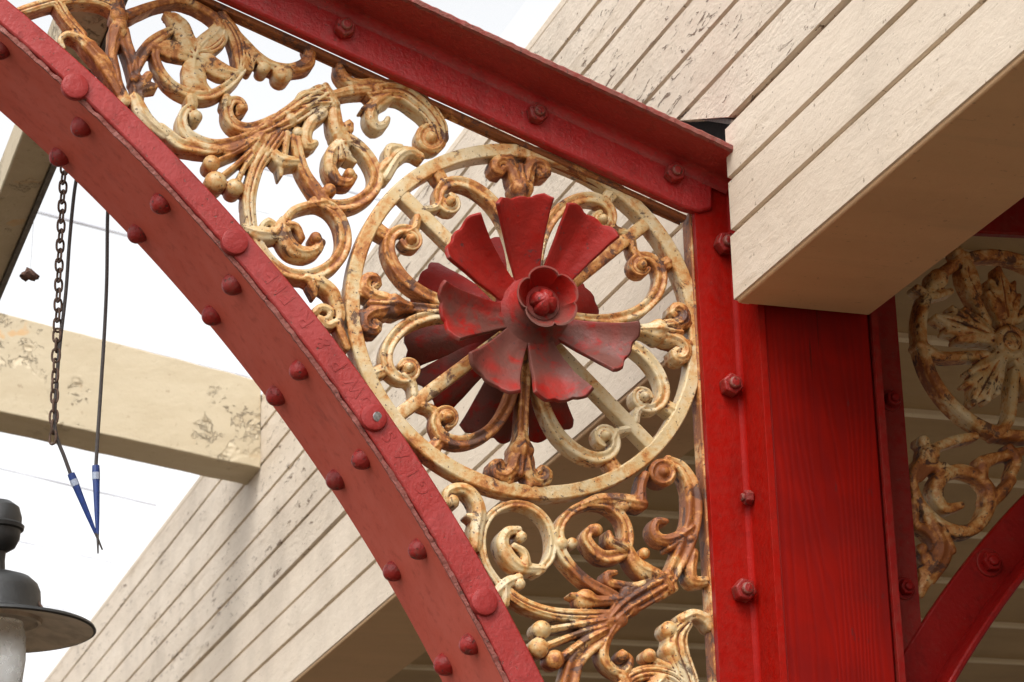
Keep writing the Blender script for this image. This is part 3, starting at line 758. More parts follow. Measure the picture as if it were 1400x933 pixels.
def m_spiral(b):
    stroke(b, 'D', [(195,440),(198,530),(215,610),(265,685)], [85,110,120,105]); stroke(b, 'D', [(260,620),(300,560),(310,610)], [60,60,45])
    stroke(b, 'E', [(720,20),(790,40),(860,95),(915,170),(940,250),(915,320),(850,375),(770,402),(690,400),(630,375)], [60,64,68,72,78,80,78,75,70,62], flute=1)
    stroke(b, 'E', [(810,55),(735,70),(692,130),(690,210),(730,268),(785,278),(815,245)], [50,72,78,78,66,56,42])
    dot(b, 'E', 790, 230, 32, 1.0); stroke(b, 'E', [(745,70),(775,130),(820,165)], [70,60,25]); stroke(b, 'E', [(735,90),(745,150)], [40,40], h=.9)
    stroke(b, 'E', [(965,210),(1040,125),(1105,98),(1185,140)], [66,58,42,36])
    stroke(b, 'E', [(495,40),(520,150),(550,230),(610,320),(645,370)], [68,65,66,74,78], flute=1); dot(b, 'E', 680, 322, 40, 1.0)
motif('spiral', M['iron_rust'], m_spiral)
def m_spiral2(b):
    stroke(b, 'E', [(650,385),(560,402),(485,430),(435,490)], [60,46,46,50])
    stroke(b, 'E', [(600,380),(680,410),(735,470),(762,550),(760,630),(715,710),(635,765),(540,785),(440,765),(365,705),(310,635),(280,570)], [60,72,76,80,80,78,74,70,66,60,58,50], flute=1)
    stroke(b, 'E', [(430,490),(435,570),(475,635),(540,662),(605,648),(638,605)], [62,92,92,80,64,48]); dot(b, 'E', 605, 580, 34, 1.0)
    stroke(b, 'E', [(455,510),(500,520),(530,580)], [50,45,40], h=.6)
    stroke(b, 'E', [(215,525),(300,558),(390,555),(415,500)], [50,88,80,50]); stroke(b, 'E', [(320,510),(350,488),(380,510)], [40,45,40])
    stroke(b, 'E', [(560,800),(640,830),(700,880),(725,960)], [56,78,76,56]); stroke(b, 'E', [(590,830),(605,890)], [60,22])
    stroke(b, 'V', [(560,260),(620,350),(650,460),(650,560),(700,700)], [80,80,75,60,50]); stroke(b, 'V', [(470,450),(520,415),(580,440),(570,490),(530,500)], [60,60,55,50,40])
    stroke(b, 'V', [(510,500),(560,545),(630,520)], [60,65,60])
motif('lower_spiral', M['iron'], m_spiral2)

# ---- scrollwork below the wheel
def m_pair(b):
    stroke(b, 'L', [(75,160),(35,150),(40,105),(85,88),(130,100),(165,145),(178,200),(165,270),(160,340)], [25,38,46,52,56,60,62,62,56]); dot(b, 'L', 60, 145, 30, .8)
    stroke(b, 'L', [(165,220),(128,205)], [50,20])
    stroke(b, 'L', [(430,452),(485,395),(498,310),(468,225),(400,168),(320,156),(243,190),(198,260),(190,340),(208,420),(252,490),(300,550)], [38,38,38,36,35,34,34,34,34,34,36,42], flute=1)
    stroke(b, 'L', [(450,440),(360,432),(305,385),(278,325),(300,278),(348,268)], [40,60,64,58,46,34]); dot(b, 'L', 360, 300, 25, 1.0)
    stroke(b, 'L', [(380,420),(370,370),(330,340)], [46,40,30], h=.7)
    stroke(b, 'L', [(255,540),(300,500),(350,478)], [50,55,40]); dot(b, 'L', 352, 505, 26, .9); stroke(b, 'L', [(290,520),(290,590)], [50,40])
motif('curl', M['iron'], m_pair)
def m_pair2(b):
    stroke(b, 'L', [(525,330),(530,255),(570,195),(640,158),(720,155),(785,195),(820,260),(820,330),(785,378),(720,385),(672,350),(645,300),(668,262)], [50,42,40,38,42,46,52,58,62,58,52,46,38], flute=1)
    dot(b, 'L', 686, 270, 29, 1.0); stroke(b, 'L', [(800,350),(750,320),(740,285)], [60,50,30], h=.7)
    stroke(b, 'L', [(630,158),(700,135),(790,140),(880,155)], [38,50,66,70]); stroke(b, 'L', [(880,150),(885,80),(900,30)], [60,40,40]); dot(b, 'L', 800, 165, 30, .8)
    stroke(b, 'L', [(520,290),(538,370),(590,440),(660,500),(740,545),(800,580)], [58,52,46,46,52,50], flute=1); dot(b, 'L', 580, 328, 26, .9); dot(b, 'L', 535, 330, 30, .8)
    stroke(b, 'L', [(825,340),(850,405),(895,445),(950,465)], [40,64,78,60]); dot(b, 'L', 895, 372, 26, 1.0)
motif('spiral', M['iron_rust'], m_pair2)
def m_big(b):
    dot(b, 'L', 975, 20, 66, .12); dot(b, 'L', 975, 18, 27, 1.2); stroke(b, 'L', [(975+48*math.cos(a*.5), 20+48*math.sin(a*.5)) for a in range(0, 13)], 20, h=.8)
    stroke(b, 'L', [(1000,-38),(1060,0),(1100,70),(1112,150),(1108,230),(1085,310),(1060,380),(1030,440),(1005,495)], [40,58,72,80,80,84,76,66,58], flute=1)
    stroke(b, 'L', [(1095,265),(1040,302),(972,312),(938,275),(950,232),(990,232)], [60,56,52,46,38,28]); stroke(b, 'L', [(1050,320),(1005,348)], [46,24]); dot(b, 'L', 1095, 312, 22, 1.1)
    stroke(b, 'L', [(1110,370),(1098,440),(1110,490),(1165,492)], [48,56,52,42]); stroke(b, 'L', [(1000,460),(1030,525)], [46,30])
motif('volute', M['iron_rust'], m_big)
def m_spray(b):
    stroke(b, 'L', [(995,495),(930,530),(870,565),(810,605),(765,650)], [88,112,112,100,80], flute=2)
    stroke(b, 'L', [(968,470),(1010,530)], [40,40], h=.9)
    stroke(b, 'L', [(800,510),(745,500),(735,465),(770,455)], [40,44,40,26]); stroke(b, 'L', [(770,505),(860,515),(935,490)], [36,40,40])
    for x, y, r in ((820,545,34),(840,610,38),(790,660,36),(920,550,30),(975,545,26)): dot(b, 'L', x, y, r, .6)
    stroke(b, 'L', [(790,570),(700,580),(640,570)], [48,50,92]); stroke(b, 'L', [(625,560),(578,549)], [40,16])
    stroke(b, 'L', [(745,640),(620,642),(500,632),(400,602),(330,562),(285,520)], [50,58,54,52,50,46], flute=2)
    stroke(b, 'L', [(720,665),(600,685),(470,705)], [36,30,30], h=.7); stroke(b, 'L', [(720,690),(600,725),(470,775)], [36,30,34], h=.7); stroke(b, 'L', [(720,710),(620,765),(540,825)], [46,40,40], h=.7)
    stroke(b, 'L', [(740,670),(660,700)], [110,60], h=.2)
    for x, y, r in ((447,705,42),(433,785,46),(506,835,43)): dot(b, 'L', x, y, r, .9)
    stroke(b, 'L', [(790,660),(710,735),(645,790),(595,850),(572,933),(555,1020),(560,1120)], [60,70,72,76,84,84,80], flute=1)
    stroke(b, 'L', [(765,690),(725,760),(722,830),(765,880),(815,885),(835,835),(800,800)], [42,50,46,44,40,32,24]); dot(b, 'L', 802, 818, 26, 1.0)
    stroke(b, 'L', [(800,900),(830,960),(820,1050)], [50,60,50])
motif('berry_spray', M['iron_rust'], m_spray)
def m_leaf(b):
    stroke(b, 'L', [(1185,690),(1160,655),(1110,638),(1060,660)], [44,50,52,56]); stroke(b, 'L', [(1080,680),(1040,730),(1040,800),(1070,880),(1095,950),(1110,1060),(1120,1150)], [56,100,110,100,92,90,80], flute=2)
    dot(b, 'L', 1003, 705, 40, .8); dot(b, 'L', 1010, 790, 36, .8); dot(b, 'L', 916, 817, 31, 1.1); stroke(b, 'L', [(930,830),(1000,870)], [26,40])
    stroke(b, 'L', [(790,960),(850,905),(930,888),(1010,905),(1060,940)], [50,62,66,66,70], flute=2); stroke(b, 'L', [(960,930),(900,990)], [80,60])
motif('leaf_scroll', M['iron'], m_leaf)

# ================================================================== POST
Yleg = -.070
xF = XZ(1019, 600, 0)[0]
post_x1 = XZ(1202, 640, Yleg+.006)[0]
xL0, xL1 = XZ(948, 290, 0), XZ(985, 933, 0)
xL = (xL0[0] + xL1[0])/2
zb = P(1005, 413, -.078)[2]
x_f = P(1005, 413, -.078)[0]                    # left face of the fascia
x_fr = PZ(1300, 345, P(1005, 413, -.078)[2])[0]                   # right edge of its soffit
print('post', xL0, xL1, xF, post_x1, 'zb', zb, 'xf', x_f, x_fr)
post = thing('column', 'red timber column with bolted red iron angles under the boarded beam', 'column', (float((xF+post_x1)/2), .05, 0))
ZT = zb + .25
bm = BM(); add_box(bm, xF + .0095, post_x1, Yleg + .004, .20, 0, ZT); make('timber_post', bm, M['timber'], post, bevel=.003)
def angle_iron(x_edge, x_corner, mat):
    bm = BM(); sgn = 1 if x_corner > x_edge else -1
    add_box(bm, min(x_edge, x_corner), max(x_edge, x_corner), -.002, .010, 0.02, ZT)
    a, b = (x_corner - .001, x_corner + .009) if sgn > 0 else (x_corner - .009, x_corner + .001)
    add_box(bm, a, b, Yleg, .0105, 0.02, ZT - .002)
    fr = .012; c = x_corner
    prof = [(c + sgn*.001, -.001)] + [(c - sgn*fr*(1 - math.sin(t)), -.0015 - fr*(1 - math.cos(t))) for t in [R(15*k) for k in range(7)]] + [(c + sgn*.001, -fr - .002)]
    add_hull(bm, [(x, y, .021) for x, y in prof], [(x, y, ZT - .005) for x, y in prof])
    return make('angle_iron', bm, mat, post, bevel=.002)
ai = angle_iron(xL, xF, M['red'])
for p, r, h in [((988,337),.0155,.02),((996,530),.0155,.02),((1013,810),.0155,.02)]:
    hexbolt('bolt', P(*p, -.002), (0, -1, 0), r*1.08, h, M['bolt_red'], ai, washer=False, spin=random.random())
for py_ in (681,):
    q = PX(1029, py_, xF - .001); hexbolt('bolt', q, (-1, 0, 0), .011, .013, M['bolt_red'], ai, washer=False, spin=.2)
xR = (XZ(1229, 440, 0)[0] + XZ(1255, 850, 0)[0])/2
ai2 = angle_iron(xR, post_x1 + .012, M['red_shaded'])
for p in [(1217,548),(1236,805)]: hexbolt('bolt', P(*p, -.002), (0, -1, 0), .012, .014, M['red_shaded'], ai2, spin=random.random())

# ================================================================== FASCIA BEAM
fas = thing('boarded_beam', 'deep cream boarded box beam with flaking paint running over the red column', 'beam', (float(x_f), 0, float(zb)))
ztop = PX(1005, -301, x_f)[2]
levels = [PX(1005, y, x_f)[2] for y in (413, 314, 238, 160, 80, 3, -70, -152, -234, -301)]
Y0, Y1 = -4.2, 11.0
# outline of the cut-out round the column and the rafter end (in the beam's own side plane)
def side(px, py): q = PX(px, py, x_f); return (q[1], q[2])
cut_y0 = -.078; cut_y1 = side(978, 440)[0]
print('notch', side(875,149), side(1000,165), side(1005,413), side(950,450))
nA = side(868, 148); zc = levels[3]            # crack level: boards above it end in a ragged sloping cut
nearcut = cut_y0
bm = BM(); G = .0035
def board(bm, z0, z1, ya, yb_, th=.022):
    """one tongued board with a chamfered groove; each end may be a (y at z0, y at z1) slanted cut"""
    prof = [(x_f + .012, z0), (x_f + .008, z0 + .0028), (x_f, z0 + .0048), (x_f, z1 - .0042), (x_f + .008, z1 - .0030), (x_f + .012, z1), (x_f + th, z1), (x_f + th, z0)]
    ya = ya if isinstance(ya, tuple) else (ya, ya); yb_ = yb_ if isinstance(yb_, tuple) else (yb_, yb_)
    n = max(2, int((yb_[0] - ya[0])/.25)); rows = []
    for k in range(n+1):
        row = []
        for x, z in prof:
            u = (z - z0)/(z1 - z0); a = ya[0]*(1-u) + ya[1]*u; b = yb_[0]*(1-u) + yb_[1]*u
            y = a + (b-a)*k/n; row.append(bm.verts.new((x + noise.noise((y*1.3, z0*9, 1))*.0012, y, z)))
        rows.append(row)
    for a, b in zip(rows, rows[1:]):
        for i in range(len(prof)): bm.faces.new((a[i], b[i], b[(i+1) % len(prof)], a[(i+1) % len(prof)]))
    bm.faces.new(rows[0]); bm.faces.new(rows[-1][::-1])
sy = lambda px, py: float(side(px, py)[0])
near_end = {2: (cut_y0, cut_y0 - .001), 3: (sy(1001, 166), sy(925, 157)), 4: (sy(925, 157), sy(869, 149))}
cut_y1 = max(cut_y1, .014)
far_start = {0: cut_y1, 1: cut_y1, 2: (cut_y1, max(.014, sy(945, 222))), 3: (sy(928, 240), sy(875, 219)), 4: (sy(875, 219), sy(830, 198))}
print('cuts', near_end, far_start)
for i, (z0, z1) in enumerate(zip(levels, levels[1:])):
    if i == 3: make('boarded_side', bm, M['board'], fas); bm = BM()
    zz = z0 + (.005 if i == 3 else 0)
    if i > 4: board(bm, zz, z1, Y0, Y1)
    else:
        board(bm, zz, z1, Y0, near_end.get(i, cut_y0 + (.0035 if i == 0 else -.001)))
        board(bm, zz, z1, far_start[i], Y1)
o = make('boarded_side', bm, M['board_old'], fas); o['label'] = 'upper boards with cracked flaking paint'
bm = BM()
for z in levels[1:-1]:
    add_box(bm, x_f + .0055, x_f + .0165, Y0, cut_y0 - .004, z - .0026, z + .0026); add_box(bm, x_f + .0055, x_f + .0165, cut_y1 + (.0 if z < zc - .01 else .36), Y1, z - .004, z + .004)
make('groove_tongue', bm, M['groove'], fas, smooth=False)
bm = BM()
for ya, yb_ in ((Y0, cut_y0 - .0005), (cut_y1 + .002, Y1)):
    add_box(bm, x_f + .003, x_fr, ya, yb_, zb - .002, zb + .010)
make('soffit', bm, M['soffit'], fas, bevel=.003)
bm = BM(); add_box(bm, x_fr - .018, x_fr - .001, Y0, cut_y0 - .002, zb + .0105, ztop); add_box(bm, x_fr - .018, x_fr - .001, .215, Y1, zb + .0105, ztop); make('back_board', bm, M['board'], fas)
bm = BM(); add_box(bm, x_f + .003, x_fr + .03, Y0, Y1, ztop + .0005, ztop + .02); make('capping', bm, M['board'], fas, bevel=.004)
bm = BM()                                        # black sheet added inside the notch; its colour is the void's shade
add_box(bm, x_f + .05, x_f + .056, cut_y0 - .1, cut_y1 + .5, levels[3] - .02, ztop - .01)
make('void_shade_sheet', bm, M['black'], fas)
# two ragged dark shards of board end over the rafter
bm = BM()
q0, q1, q2 = side(862, 141), side(1001, 164), side(1001, 171); q3 = side(878, 152)
add_hull(bm, [(x_f + .004, *p) for p in (q0, q1, q2, q3)], [(x_f + .02, *p) for p in (q0, q1, q2, q3)])
make('board_end', bm, M['end_grain'], fas)

# ================================================================== CANOPY CEILING (right), added shade slab and GLASS ROOF
zcl = zb + .26
ceil = thing('boarded_ceiling', 'shaded brown ceiling with pale battens behind the right bracket', 'ceiling', (float(x_fr), 0, float(zcl)))
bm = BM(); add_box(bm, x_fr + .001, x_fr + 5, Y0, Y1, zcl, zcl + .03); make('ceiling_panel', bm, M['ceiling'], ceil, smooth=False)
for k in range(26):
    y = -.9 + k*.385
    bm = BM(); add_box(bm, x_fr + .004, x_fr + 5, y, y + .022, zcl - .010, zcl + .004); make('batten', bm, M['batten'], ceil, bevel=.002)
bm = BM(); add_box(bm, x_fr - .02, x_fr + 5.2, Y0, Y1, ztop + .034, ztop + .07); rf = make('shade_slab', bm, M['slab_grey']); tag(rf, 'added unseen grey slab shading the ceiling right of the boarded beam', 'roof', None, 'thing')  # unseen slab added overhead to keep the right side dark

TS = math.tan(R(10.0))
roof = thing('glazed_roof', 'pale overexposed glass roof above the red arch and hanging chain', 'glass roof', (float(x_f), 0, float(ztop)))
XR_ = x_f - 9
def rz(x): return ztop + .10 + (x_f - x)*TS
bm = BM()
v = [bm.verts.new((x, y, rz(x))) for x, y in ((x_f, Y0), (x_f, Y1), (XR_, Y1), (XR_, Y0))]; bm.faces.new(v)
make('glass_sheet', bm, M['glazing'], roof, smooth=False)
for k in range(13):
    y = .35 + k*.62 + .05*(k % 3)
    bm = BM(); w = .0035 if k % 3 else .006
    add_hull(bm, [(x_f, y-w, rz(x_f)-.004), (x_f, y+w, rz(x_f)-.004), (x_f, y+w, rz(x_f)-.001), (x_f, y-w, rz(x_f)-.001)], [(XR_, y-w, rz(XR_)-.004), (XR_, y+w, rz(XR_)-.004), (XR_, y+w, rz(XR_)-.001), (XR_, y-w, rz(XR_)-.001)])
    make('sealing_strip', bm, M['seam'], roof, smooth=False)

# ================================================================== CROSS BEAM (left, behind)
pe = PX(356, 522, x_f - .002); pe2 = PX(356, 640, x_f - .002)
Yc = float(pe[1]); print('cross beam Y', Yc)
L0 = P(0, 427, Yc); Lb = P(0, 563, Yc); E0 = P(357, 521, Yc); Eb = P(357, 641, Yc)
def ext3(a, b, t): return a + (b - a)*t
n = 70; bm = BM(); BD = .15
rows = []
for k in range(n+1):
    t = -2.2 + (1.0 + 2.2)*k/n; top = ext3(L0, E0, t); bot = ext3(Lb, Eb, t)
    if t > -.1: top = top + np.array((0, 0, noise.noise((k*.5, 2, 1))*.003)); bot = bot + np.array((0, 0, noise.noise((k*.4, 8, 1))*.002))
    rows.append([bm.verts.new(tuple(q)) for q in (top, bot, bot + np.array((0, BD, 0)), top + np.array((0, BD, 0)))])
for a, b in zip(rows, rows[1:]):
    for i in range(4): bm.faces.new((a[i], b[i], b[(i+1) % 4], a[(i+1) % 4]))
bm.faces.new(rows[0]); bm.faces.new(rows[-1][::-1])
cb = make('cross_beam', bm, M['peel'], bevel=.003)
tag(cb, 'cream cross beam with flaking paint behind the chain, meeting the boarded beam', 'beam', None, 'thing')

# ================================================================== PURLIN (upper left)
Yp = .9
pa = P(-2, 216, Yp); 
def corner(px, py): return P(px, py, Yp)
k1, k2, k3 = corner(0, 218), corner(0, 262), corner(0, 330)
bm = BM()
# square section purlin running away from the viewer: side face and underside meet at k2
x2, z2 = k2[0], k2[2]; wB = abs(P(52, 262, Yp)[0] - k2[0])
hP = float(PX(0, 218, x2)[2] - z2); print('purlin', hP, wB)
sec = [(x2, z2), (x2 + wB, z2), (x2 + wB, z2 + hP), (x2, z2 + hP)]
n = 50
rows = []
for k in range(n+1):
    y = -1.2 + 7.5*k/n; rows.append([bm.verts.new((x + noise.noise((y*2, i, 3))*.003, y, z + noise.noise((y*2, i, 8))*.003)) for i, (x, z) in enumerate(sec)])
for a, b in zip(rows, rows[1:]):
    for i in range(4): bm.faces.new((a[i], b[i], b[(i+1) % 4], a[(i+1) % 4]))
bm.faces.new(rows[0]); bm.faces.new(rows[-1][::-1])
pur = make('purlin', bm, M['peel'], bevel=.003); tag(pur, 'dirty cream roof purlin crossing behind the top left of the red arch', 'beam', None, 'thing')
bm = BM(); add_box(bm, x2 + wB + .001, x2 + wB + .010, -1.2, 6.3, z2 - .004, z2 + hP); make('lead_flashing', bm, M['strap'], pur)

# ================================================================== CHAIN, CABLES, LEAF
Yh = DEP + .03
ch = thing('chain', 'thin rusty chain hanging behind the red arch beside two dark cables', 'chain', tuple(float(v) for v in P(86, 236, Yh)))
pts = [(91,196),(87,240),(84,300),(81,360),(79,430),(76,500),(74,560),(72,606)]
path = [P(*p, Yh) for p in pts]
cum = [0]
for a, b in zip(path, path[1:]): cum.append(cum[-1] + np.linalg.norm(b - a))
def at(s):
    for i in range(len(path)-1):
        if s <= cum[i+1]: return path[i] + (path[i+1]-path[i])*((s-cum[i])/(cum[i+1]-cum[i]))
    return path[-1]
PIT = .0148; s = .0; k = 0
while s < cum[-1] - .012:
    c = at(s + .009); dirn = Vector(at(min(cum[-1], s + .02)) - at(s)).normalized()
    spin = R(20) if k % 2 == 0 else R(105)
    if s > cum[-1]*.62: spin += R(35) + .3*math.sin(k)
    u = Vector((math.cos(spin), math.sin(spin), 0)); u = (u - dirn*u.dot(dirn)).normalized(); pl = []
    for j in range(20):
        t = 2*math.pi*j/20; cx, sx = math.cos(t), math.sin(t)
        pl.append(Vector(c) + u*.0056*math.copysign(abs(cx)**.7, cx) + dirn*.0098*math.copysign(abs(sx)**.8, sx))
    bm = BM(); add_tube(bm, pl, .0017, 7, True); make('link', bm, M['chain'], ch); s += PIT; k += 1
bm = BM(); add_tube(bm, [P(91, 196, Yh), P(91, 190, Yh), P(92, 184, Yh-.02), P(92, 186, DEP-.006)], .003, 8); make('hook', bm, M['chain'], ch)
def cable(pts, tip, label, band):
    o = thing('cable', label, 'cable', tuple(float(v) for v in P(*pts[0], Yh)))
    ps, _ = resample([np.array(p, float) for p in pts], [1]*len(pts), 6)
    bm = BM(); add_tube(bm, [P(ps[0][0], ps[0][1] - 4, DEP - .006)] + [P(p[0], p[1], Yh) for p in ps], .0026, 8); make('wire', bm, M['cable'], o)
    a, b = np.array(tip[0], float), np.array(tip[1], float); L_ = [(0, .0052), (.06, .0056), (.2, .005), (.55, .0036), (.78, .0022)]
    bm = BM(); add_tube(bm, [P(*(a + (b-a)*t), Yh - .001) for t, _ in L_], [r for _, r in L_], 10); sl = make('sleeve', bm, M['blue'], o)
    bm = BM(); add_tube(bm, [P(*(a + (b-a)*t), Yh - .001) for t in (.74, 1.0)], [.0022, .0011], 8); make('tip', bm, M['cable'], sl)
    bm = BM(); add_tube(bm, [P(*(a + (b-a)*t), Yh - .001) for t in (.08, .16)], [.0059, .0056], 10); make('band', bm, M['white_band'], sl)
    return o
cable([(106,236),(101,268),(95,330),(90,400),(81,480),(75,560),(77,595),(88,625),(97,650)], ((97,648),(140,752)), 'dark cable beside the chain, its blue tip slanting across the other', .1)
cable([(149,262),(147,298),(146,380),(143,450),(138,530),(134,590),(131,640)], ((131,637),(134,757)), 'dark cable hanging straight right of the chain with upright blue tip', .1)
lf = thing('dead_leaf', 'small curled brown dead leaf dangling on a cobweb thread left of the chain', 'leaf', tuple(float(v) for v in P(41, 372, .9)))
bm = BM(); lc = Vector(P(41, 372, .9)); g = []
for i in range(9):
    row = []
    for j in range(7):
        u = (i-4)/4; v = (j-3)/3; w = (1 - u*u)**.6
        row.append(bm.verts.new(lc + Vector((.016*u + .003*noise.noise((i*.9, j*.7, 1)), .010*v*v + .004*noise.noise((i*.5, j, 4)), .011*v*w*(1 + .5*noise.noise((i, j*.6, 9))) - .006*abs(u) + .004*noise.noise((i*.8, j*1.1, 2))))))
    g.append(row)
for i in range(8):
    for j in range(6): bm.faces.new((g[i][j], g[i+1][j], g[i+1][j+1], g[i][j+1]))
o = make('leaf_blade', bm, M['leaf'], lf); sd = o.modifiers.new('s', 'SOLIDIFY'); sd.thickness = .0008
bm = BM(); add_tube(bm, [P(41, 370, .9), P(43, 350, .9), (P(46, 300, .9))], .00035, 4); make('thread', bm, M['web'], lf)

# ================================================================== PENDANT LAMP
Yl = 1.15; la = Vector(P(-9, 862, Yl)); s_ = float(np.linalg.norm(P(100, 860, Yl) - P(0, 860, Yl)))/100
print('lamp px', s_)
lamp = thing('pendant_lamp', 'old dark grey pendant lamp with wide dish shade at the lower left edge', 'lamp', tuple(la))
def lat(name, prof, mat, parent, seg=56):
    bm = BM(); add_lathe(bm, la, (0, 0, 1), [(r*s_, h*s_) for r, h in prof], seg); return make(name, bm, mat, parent)
lat('cap', [(64,18),(66,23),(64,28),(62,54),(58,64),(48,73),(30,79),(14,82)], M['dark_iron'], lamp)
lat('neck', [(13,81),(12,98),(13,112)], M['dark_iron'], lamp)
lat('finial', [(14,110),(25,117),(31,129),(32,140),(36,142),(37,147),(33,150),(33,160),(29,174),(18,182),(2,184)], M['dark_iron'], lamp)
bm = BM()
pr = [(136,-2),(139,0),(137,4),(100,14),(66,20),(60,22)]
add_lathe(bm, la, (0, 0, 1), [(r*s_, h*s_) for r, h in pr], 72, caps=False); sh = make('shade', bm, M['dark_iron'], lamp)
bm = BM(); add_lathe(bm, la, (0, 0, 1), [(r*s_, h*s_) for r, h in [(135,-1.5),(98,8),(66,14),(64,9),(60,9),(58,14),(30,16),(2,17)]], 72, caps=False); make('reflector', bm, M['lamp_inside'], sh)
lat('glass_globe', [(40,10),(44,-10),(45,-40),(41,-75),(30,-105),(14,-120),(2,-124)], M['globe'], lamp)
bm = BM(); q = la + Vector((0, 0, 150*s_)); add_tube(bm, [q, q + Vector((-.10, 0, .03)), q + Vector((-.5, 0, .05)), q + Vector((-1.2, 0, .05))], .012, 10); make('arm', bm, M['dark_iron'], lamp)
bm = BM(); add_tube(bm, [la + Vector((.058, -.03, .03)), la + Vector((.066, -.035, .045)), la + Vector((.08, -.04, .022))], .004, 6); make('clip', bm, M['chain'], lamp)

# ================================================================== SECOND BRACKET (right, in shade)
br2 = thing('iron_bracket', 'smaller shaded red bracket with rusty leaf rosette right of the column', 'bracket', P(1255, 860, .01))
def cast2(name, fn, mat='iron_shade'):
    bm = BM(); fn(bm); return cast(name, bm, M[mat], br2, .0019, 3)
rc = XZ(1379, 470, YF); RR = .150
bm = BM()
prof = [(RR, YF+.002), (RR-.004, YF-.004), (RR-.014, YF-.004), (RR-.018, YF+.002), (RR-.018, YB), (RR, YB)]; rings = []
for k in range(96):
    t = 2*math.pi*k/96; rings.append([bm.verts.new((rc[0] + r*math.cos(t), y, rc[1] + r*math.sin(t))) for r, y in prof])
for k in range(96):
    a, b = rings[k], rings[(k+1) % 96]
    for i in range(6): bm.faces.new((a[i], b[i], b[(i+1) % 6], a[(i+1) % 6]))
make('ring', bm, M['iron_shade'], br2, bevel=.002)
def m_ros(b):
    C0 = np.array(rc)
    for k in range(5):
        a = R(90 + 72*k); u = np.array((math.cos(a), math.sin(a))); v = np.array((-u[1], u[0])); q = lambda r, s: C0 + u*r + v*s
        sweep(b, [q(.015, 0), q(.05, 0), q(.085, .002), (q(.118, .004))], [.02, .036, .034, .010], h=.4, flute=2)
        for s in (1, -1):
            sweep(b, [q(.03, 0), q(.055, .012*s), q(.078, .026*s)], [.016, .020, .008], h=.5)
            sweep(b, [q(.05, .004*s), q(.08, .012*s), q(.098, .020*s)], [.014, .016, .007], h=.5)
        sweep(b, [q(.03, .03), q(.06, .045), q(.10, .062), q(.133, .058)], [.012, .014, .014, .016], h=.5)
    add_lathe(b, (C0[0], YF, C0[1]), (0, -1, 0), [(.026, -.02), (.026, .010), (.021, .015), (.014, .011), (.010, .015), (.002, .017)], 24)
    stroke(b, 'J', [(430,330),(400,230),(340,130)], [70,80,70]); dot(b, 'J', 235, 265, 58, .9); stroke(b, 'J', [(130,310),(200,350),(300,330)], [40,50,40])
cast2('leaf_rosette', m_ros)
def m_low(b):
    stroke(b, 'K', [(390,420),(392,375),(340,320),(265,298),(195,335),(180,400),(215,450),(275,440)], [60,48,46,52,62,58,46,34])
    stroke(b, 'K', [(140,240),(95,300),(85,360),(120,440),(195,515),(280,545),(350,515),(390,440),(390,380)], [40,42,44,46,50,56,56,56,50])
    dot(b, 'K', 150, 235, 46); dot(b, 'K', 125, 185, 28); stroke(b, 'K', [(170,210),(250,180),(330,165)], [40,42,40])
    stroke(b, 'K', [(360,330),(370,270),(450,240),(520,225)], [50,60,40,40]); dot(b, 'K', 362, 268, 30)
    stroke(b, 'K', [(85,430),(90,500)], [44,40]); stroke(b, 'K', [(150,490),(190,570),(190,640),(140,720),(110,790)], [60,60,66,70,50]); dot(b, 'K', 120, 615, 26)
    stroke(b, 'K', [(190,640),(130,660)], [50,36]); stroke(b, 'K', [(180,690),(115,705)], [50,36])
    stroke(b, 'K', [(200,540),(240,620)], [46,40])
    stroke(b, 'K', [(110,330),(150,290),(210,285)], [40,46,40]); stroke(b, 'K', [(400,430),(440,390),(480,340)], [46,50,40])
    stroke(b, 'K', [(100,520),(150,545),(180,600),(165,640),(125,640)], [36,44,46,40,30]); stroke(b, 'K', [(230,590),(215,660),(160,740)], [36,40,36])
    stroke(b, 'K', [(470,210),(500,260),(480,320)], [40,44,36])
cast2('spiral', m_low, 'iron_rust')
a0_, a1_ = XZ(1256, 858, 0), XZ(1400, 676, 0); mid = XZ(1326, 760, 0)
cc = fit_circle([a0_, a1_, mid])
th0 = polar(cc, a0_); th1 = polar(cc, a1_); print('arch2', cc)
def quad(t):
    A2, B2, C2 = np.array(a0_), np.array(mid), np.array(a1_)
    return A2*(1-t)*(1-2*t) + B2*4*t*(1-t) + C2*t*(2*t-1)
ts = [-.9 + 2.6*k/60 for k in range(61)]
oc = [quad(t) if -.3 <= t <= 1.3 else (quad(-.3) + (quad(-.3)-quad(-.25))*(-.3-t)/.05 if t < 0 else quad(1.3) + (quad(1.3)-quad(1.25))*(t-1.3)/.05) for t in ts]
def offs(c, d):
    o = []
    for i, p in enumerate(c):
        a = c[max(0, i-1)]; b = c[min(len(c)-1, i+1)]; t = (b-a)/np.linalg.norm(b-a); o.append(p + np.array((t[1], -t[0]))*d)
    return o
bm = BM(); add_strip(bm, oc, offs(oc, .062), -.006, .008); add_strip(bm, offs(oc, .058), offs(oc, .068), -.06, .10)
rib2 = make('arch_rib', bm, M['red_shaded'], br2, bevel=.003)
hexbolt('bolt', P(1352, 770, -.006), (0, -1, 0), .015, .014, M['red_shaded'], rib2)
bm = BM(); p0 = XZ(1240, 316, 0); p1 = XZ(1400, 324, 0); d = (p1-p0)/np.linalg.norm(p1-p0); nn_ = np.array((-d[1], d[0]))
add_prism(bm, [tuple(p0), tuple(p0 + d*1.2), tuple(p0 + d*1.2 + nn_*.07), tuple(p0 + nn_*.07)], -.008, .010)
add_prism(bm, [tuple(p0 + nn_*.06), tuple(p0 + d*1.2 + nn_*.06), tuple(p0 + d*1.2 + nn_*.069), tuple(p0 + nn_*.069)], -.07, -.0085)
make('top_rail', bm, M['red_shaded'], br2, bevel=.003)

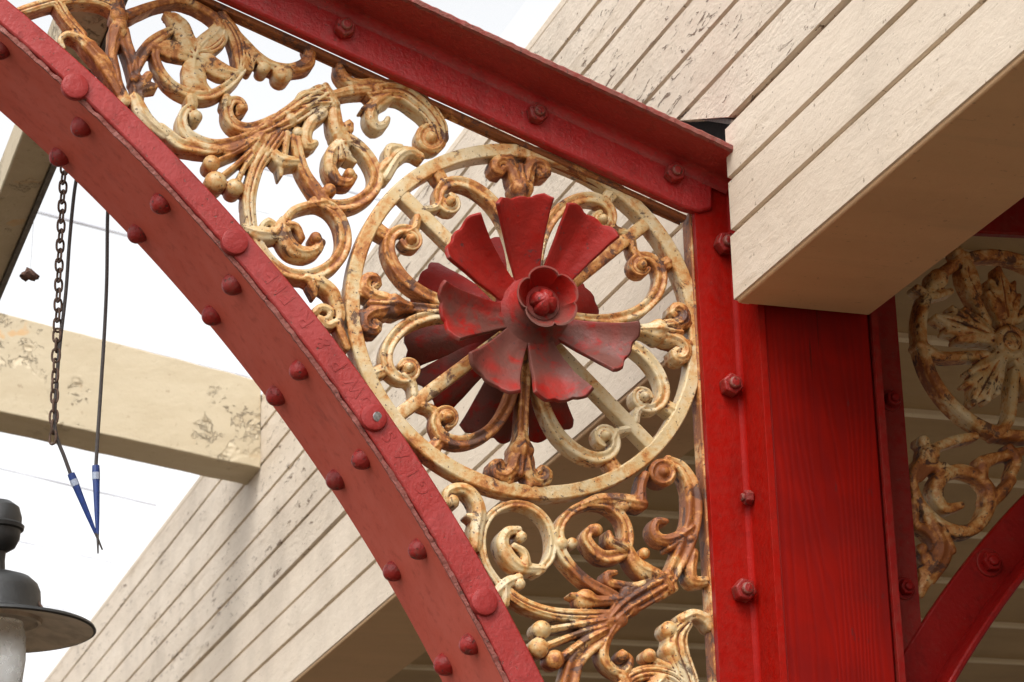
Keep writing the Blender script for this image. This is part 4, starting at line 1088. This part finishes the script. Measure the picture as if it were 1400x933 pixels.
# ================================================================== GROUND, SKY, LIGHT, CAMERA
bm = BM(); v = [bm.verts.new(p) for p in ((-60,-60,0),(60,-60,0),(60,60,0),(-60,60,0))]; bm.faces.new(v)
g = make('ground', bm, M['ground'], smooth=False); tag(g, kind='structure')

w = bpy.data.worlds.new('World'); sc.world = w; w.use_nodes = True
nt = w.node_tree; bg = nt.nodes['Background']; sky = nt.nodes.new('ShaderNodeTexSky'); sky.sky_type = 'NISHITA'; sky.sun_disc = False
SUN_EL, SUN_AZ = R(52), R(215)                   # azimuth measured clockwise from +Y
sky.sun_elevation = SUN_EL; sky.sun_rotation = SUN_AZ; sky.air_density = 1.0; sky.dust_density = 4.0; sky.ozone_density = 1.0
hs = nt.nodes.new('ShaderNodeHueSaturation'); hs.inputs['Saturation'].default_value = .05       # cloud-grey overcast
nt.links.new(sky.outputs[0], hs.inputs['Color']); nt.links.new(hs.outputs[0], bg.inputs[0]); bg.inputs[1].default_value = .15
sd = bpy.data.lights.new('sun', 'SUN'); sd.energy = .6; sd.angle = R(40); sd.color = (1, .96, .9)
so = bpy.data.objects.new('sun', sd); COL.objects.link(so)
dirv = Vector((math.sin(SUN_AZ)*math.cos(SUN_EL), math.cos(SUN_AZ)*math.cos(SUN_EL), math.sin(SUN_EL)))
so.rotation_euler = dirv.to_track_quat('Z', 'Y').to_euler()

cam = bpy.data.cameras.new('camera'); cam.sensor_width = 36; cam.sensor_fit = 'HORIZONTAL'; cam.lens = F/1400*36; cam.clip_end = 300; cam.clip_start = .05
co = bpy.data.objects.new('camera', cam); COL.objects.link(co)
Rm = Matrix(((xw[0], -xw[1], -xw[2]), (yw[0], -yw[1], -yw[2]), (zw[0], -zw[1], -zw[2])))
co.matrix_world = Matrix.Translation(Vector(CAM)) @ Rm.to_4x4()
cam.dof.use_dof = True; cam.dof.focus_distance = 3.6; cam.dof.aperture_fstop = 16
sc.camera = co
vs = sc.view_settings; vs.view_transform = 'Standard'; vs.look = 'None'; vs.exposure = 1.2; vs.gamma = 1.0; vs.use_curve_mapping = False
sc.cycles.max_bounces = 8; sc.cycles.transparent_max_bounces = 12
